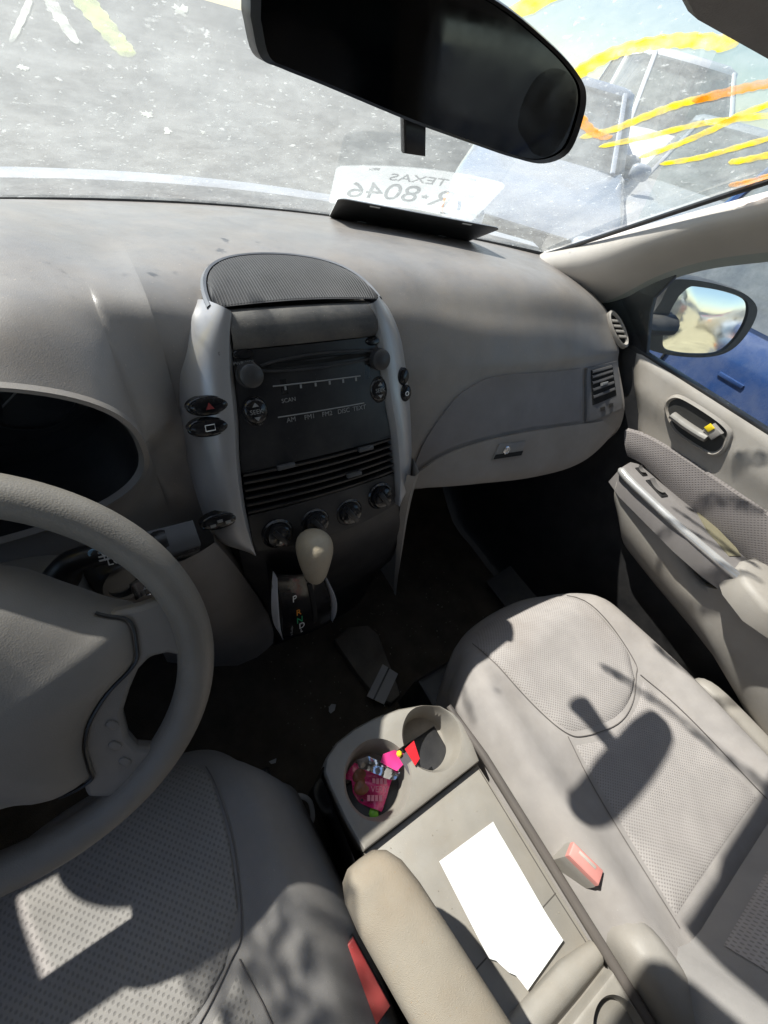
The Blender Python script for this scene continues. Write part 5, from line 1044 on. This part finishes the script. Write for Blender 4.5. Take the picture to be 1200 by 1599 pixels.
# ============================================================ THE YARD: parked cars
def make_car(label, paint, group, L=4.5, Wd=1.78, H=1.62, belt=1.02, hood=.95, cab=(-1.75,.95), van_=True):
    """one parked car, nose towards +y, on the ground at z = 0; built once, then copied"""
    t = thing('parked_car', label, 'car', (0,0,0), group=group, local=True)
    hw_ = Wd/2; y0, y1 = -L/2, L/2
    def topz(y):
        a, b = cab
        if y > b: q = (y-b)/(y1-b); return lerp([belt-.02],[hood-.10],q)[0]-.22*max(0,(q-.75)/.25)**2
        if y < a: q = (a-y)/(a-y0); return belt-.02-.10*max(0,(q-.6)/.4)**2
        return belt
    def plan(y): q = abs(y)/(L/2); return hw_*(1-.16*max(0,(q-.72)/.28)**2.2)
    m = MB(); rows = []
    for y in np.concatenate([np.linspace(y0,y0+.5,8), np.linspace(y0+.7,y1-.7,16), np.linspace(y1-.5,y1,8)]):
        w, tz = plan(y), topz(y); zb = .24
        half = [(w*.90,zb),(w*.985,.34),(w,.50),(w*1.0,.66),(w*.985,tz-.14),(w*.96,tz-.045),(w*.88,tz),(w*.5,tz+.025),(0,tz+.032)]
        rows.append([V3(x,y,z) for x,z in half]+[V3(-x,y,z) for x,z in half[::-1][1:]])
    m.grid(rows); m.ngon(rows[0]); m.ngon(rows[-1][::-1]); body = part('body', m, paint, t, angle=45)
    a, b = cab; rf = (a+.22, b-.72)
    def ring(q, k=1.0):
        fy, ry, w = lerp([b+.12],[rf[1]],q)[0], lerp([a],[rf[0]],q)[0], lerp([hw_*.93],[hw_*.74],q)[0]*k
        z = lerp([belt-.01],[H-.06],q)[0]+.0
        return [V3(x,y,z) for x,y in ((-w*.82,fy),(0,fy+.05),(w*.82,fy),(w,fy-.18),(w,(fy+ry)/2),(w,ry+.12),(w*.86,ry),(0,ry-.04),(-w*.86,ry),(-w,ry+.12),(-w,(fy+ry)/2),(-w,fy-.18))]
    m = MB(); m.grid([ring(0), ring(.5,1.005), ring(1)], cv=True); part('window_band', m, CARG, t, angle=50)
    m = MB(); r1 = ring(1); cen = sum(r1)/len(r1); m.grid([[p+V3(0,0,-.01) for p in ring(.96,1.01)], [lerp(cen,p,1.0)+V3(0,0,.02) for p in r1], [lerp(cen,p,.9)+V3(0,0,.05) for p in r1], [lerp(cen,p,.4)+V3(0,0,.065) for p in r1]], cv=True); m.ngon([lerp(cen,p,.4)+V3(0,0,.065) for p in r1]); part('roof', m, paint, t, angle=50)
    for i in (0,2,3,4,5,6,8,9,10,11):
        if i in (3,11): continue
        m = MB(); m.tube([ring(0,1.004)[i], ring(.5,1.008)[i], ring(1,1.002)[i]], .028 if i != 4 and i != 10 else .034, 8, flat=.6); part('window_pillar', m, paint, t)
    for sx in (1,-1):
        for y in (y1-.86, y0+.82):
            ax = (sx,0,0); c = V3(sx*(hw_-.20), y, .31)
            m = MB(); m.lathe(c, ax, [(.20,0),(.29,.0),(.31,.03),(.315,.10),(.30,.18),(.27,.205),(.205,.20)], 32); w = part('tyre', m, RUBBER, t)
            m = MB(); m.lathe(c, ax, [(.205,.195),(.19,.17),(.16,.175),(.06,.185),(.05,.20),(0,.20)], 28); part('wheel_rim', m, STEEL, w)
            m = MB(); m.lathe(V3(sx*(plan(y)+.002), y, .33), ax, [(.365,-.03),(.375,.0),(.345,.004),(.335,-.02)], 32); part('wheel_arch', m, MATS['cowl_plastic'], t)
        m = MB(); m.ellip(V3(sx*hw_*.70, y1-.14, .70), (V3(1,-.35*sx,0), V3(0,0,1), V3(.35*sx,1,0)), (.22,.10,.10), .6); hl_ = part('headlight', m, LENSH, t)
        m = MB(); m.ellip(V3(sx*hw_*.93, y1-.30, .69), (V3(0,1,0), V3(0,0,1), V3(1,0,0)), (.10,.085,.05), .7); part('turn_signal', m, ORANGEG, t)
        m = MB(); m.ellip(V3(sx*hw_*.86, y0+.10, .86), (V3(1,0,0), V3(0,0,1), V3(0,1,0)), (.09,.17,.07), .6); part('tail_light', m, REDP, t)
        m = MB(); m.ellip(V3(sx*(hw_+.10), b-.18, belt+.04), (V3(1,0,0), V3(0,0,1), V3(0,1,0)), (.11,.075,.06), .7); part('side_mirror', m, paint, t)
        for y in (b-.05, (a+b)/2+.05, a+.35):
            m = MB(); m.tube([V3(sx*(plan(y)*q+.002), y, z) for q, z in ((.99,.36),(1.0,.52),(1.0,.66),(.986,belt-.14),(.962,belt-.05))], .006, 5); part('door_seam', m, BLACKP, t)
        for y in ((a+b)/2+.22, a+.62):
            m = MB(); m.box(V3(sx*(hw_*.985), y, belt-.17), ((0,1,0),(0,0,1),(sx,0,0)), (.05,.008,.008), .004); part('door_handle', m, paint, t)
    m = MB(); m.box(V3(0,y1+.0,.66), ((1,0,0),(0,0,1),(0,1,0)), (.42,.09,.03), .02); part('grille', m, BLACKP, t)
    for y, z in ((y1-.01,.42),(y0+.01,.45)): m = MB(); m.ellip(V3(0,y,z), (V3(1,0,0),V3(0,0,1),V3(0,1,0)), (hw_*.95,.13,.10), .35); part('bumper', m, paint, t)
    return t
LENSH = mat('headlamp_lens', (.62,.64,.66), .12, metal=.4, coat=.6); ORANGEG = mat('signal_orange', (.80,.25,.03), .2, coat=.5)
PNT = {k: mat(k+'_car_paint', c, .28, metal=mt_, coat=.6, dust=.25, dscale=4, vary=.04) for k, c, mt_ in (('blue',(.010,.048,.17),.0),('white',(.74,.75,.76),0),('pale',(.42,.46,.52),.2),('grey',(.26,.27,.28),.3),('red',(.30,.03,.03),0),('dark',(.05,.055,.065),.2),('tan',(.40,.35,.25),.1))}
def copy_car(src, label, paint_, loc, rz, group):
    r = src.copy(); COL.objects.link(r); r['label'] = label; r['group'] = group; r.location = loc; r.rotation_euler = (0,0,R(rz))
    def rep(o, par):
        c = o.copy(); COL.objects.link(c); c.parent = par
        if c.material_slots and o.data.materials[0] is src_paint:
            c.material_slots[0].link = 'OBJECT'; c.material_slots[0].material = paint_
        for k in list(o.children): rep(k, c)
    for k in list(src.children): rep(k, r)
    return r
GRP = 'cars parked in the yard'
src_paint = PNT['blue']
blue = make_car('blue car parked close beside the passenger window', src_paint, GRP, L=4.5, H=1.78, belt=1.16, hood=1.0, cab=(-2.0,.75))
blue.location = (2.66,-.95,-.42); blue.rotation_euler = (0,0,math.pi)
copy_car(blue, 'silver car with orange turn signal seen through the right of the windscreen', CPAINT, (7.0,3.4,-.42), 112, GRP)
copy_car(blue, 'pale silver-blue car ahead on the right, nearest beyond the windscreen', PNT['pale'], (5.0,4.5,-.42), 132, GRP)
copy_car(blue, 'tall pale grey car farthest off at the upper right of the windscreen', PNT['grey'], (10.5,6.0,-.42), 160, GRP)
copy_car(blue, 'grey car on the near side of the sandy aisle, seen in the wing mirror', PNT['grey'], (-.3,-7.2,-.42), 8, GRP)
copy_car(blue, 'dark car farther back on the near side of the sandy aisle', PNT['dark'], (-.5,-12.8,-.42), -6, GRP)
copy_car(blue, 'dark car across the sandy aisle, nearest of its row in the wing mirror', PNT['dark'], (4.9,-6.2,-.42), 95, GRP)
copy_car(blue, 'white car across the sandy aisle, second of its row in the wing mirror', PNT['white'], (5.4,-9.0,-.42), 88, GRP)
copy_car(blue, 'tan car at the far end of the sandy aisle', PNT['tan'], (4.6,-12.0,-.42), 84, GRP)
copy_car(blue, 'red car at the far end of the aisle beside the tan one', PNT['red'], (4.9,-15.5,-.42), 92, GRP)
for lab, p_, loc_, rz_, sc_ in (('tall white van beyond the pale silver-blue car, in front of the sky', PNT['white'], (8.4,5.4,-.42), 140, (1.15,1.15,1.32)), ('pale car parked farthest to the right behind the yellow marks', PNT['pale'], (8.8,2.6,-.42), 105, (1.05,1.05,1.12))):
    c_ = copy_car(blue, lab, p_, loc_, rz_, GRP); c_.scale = sc_
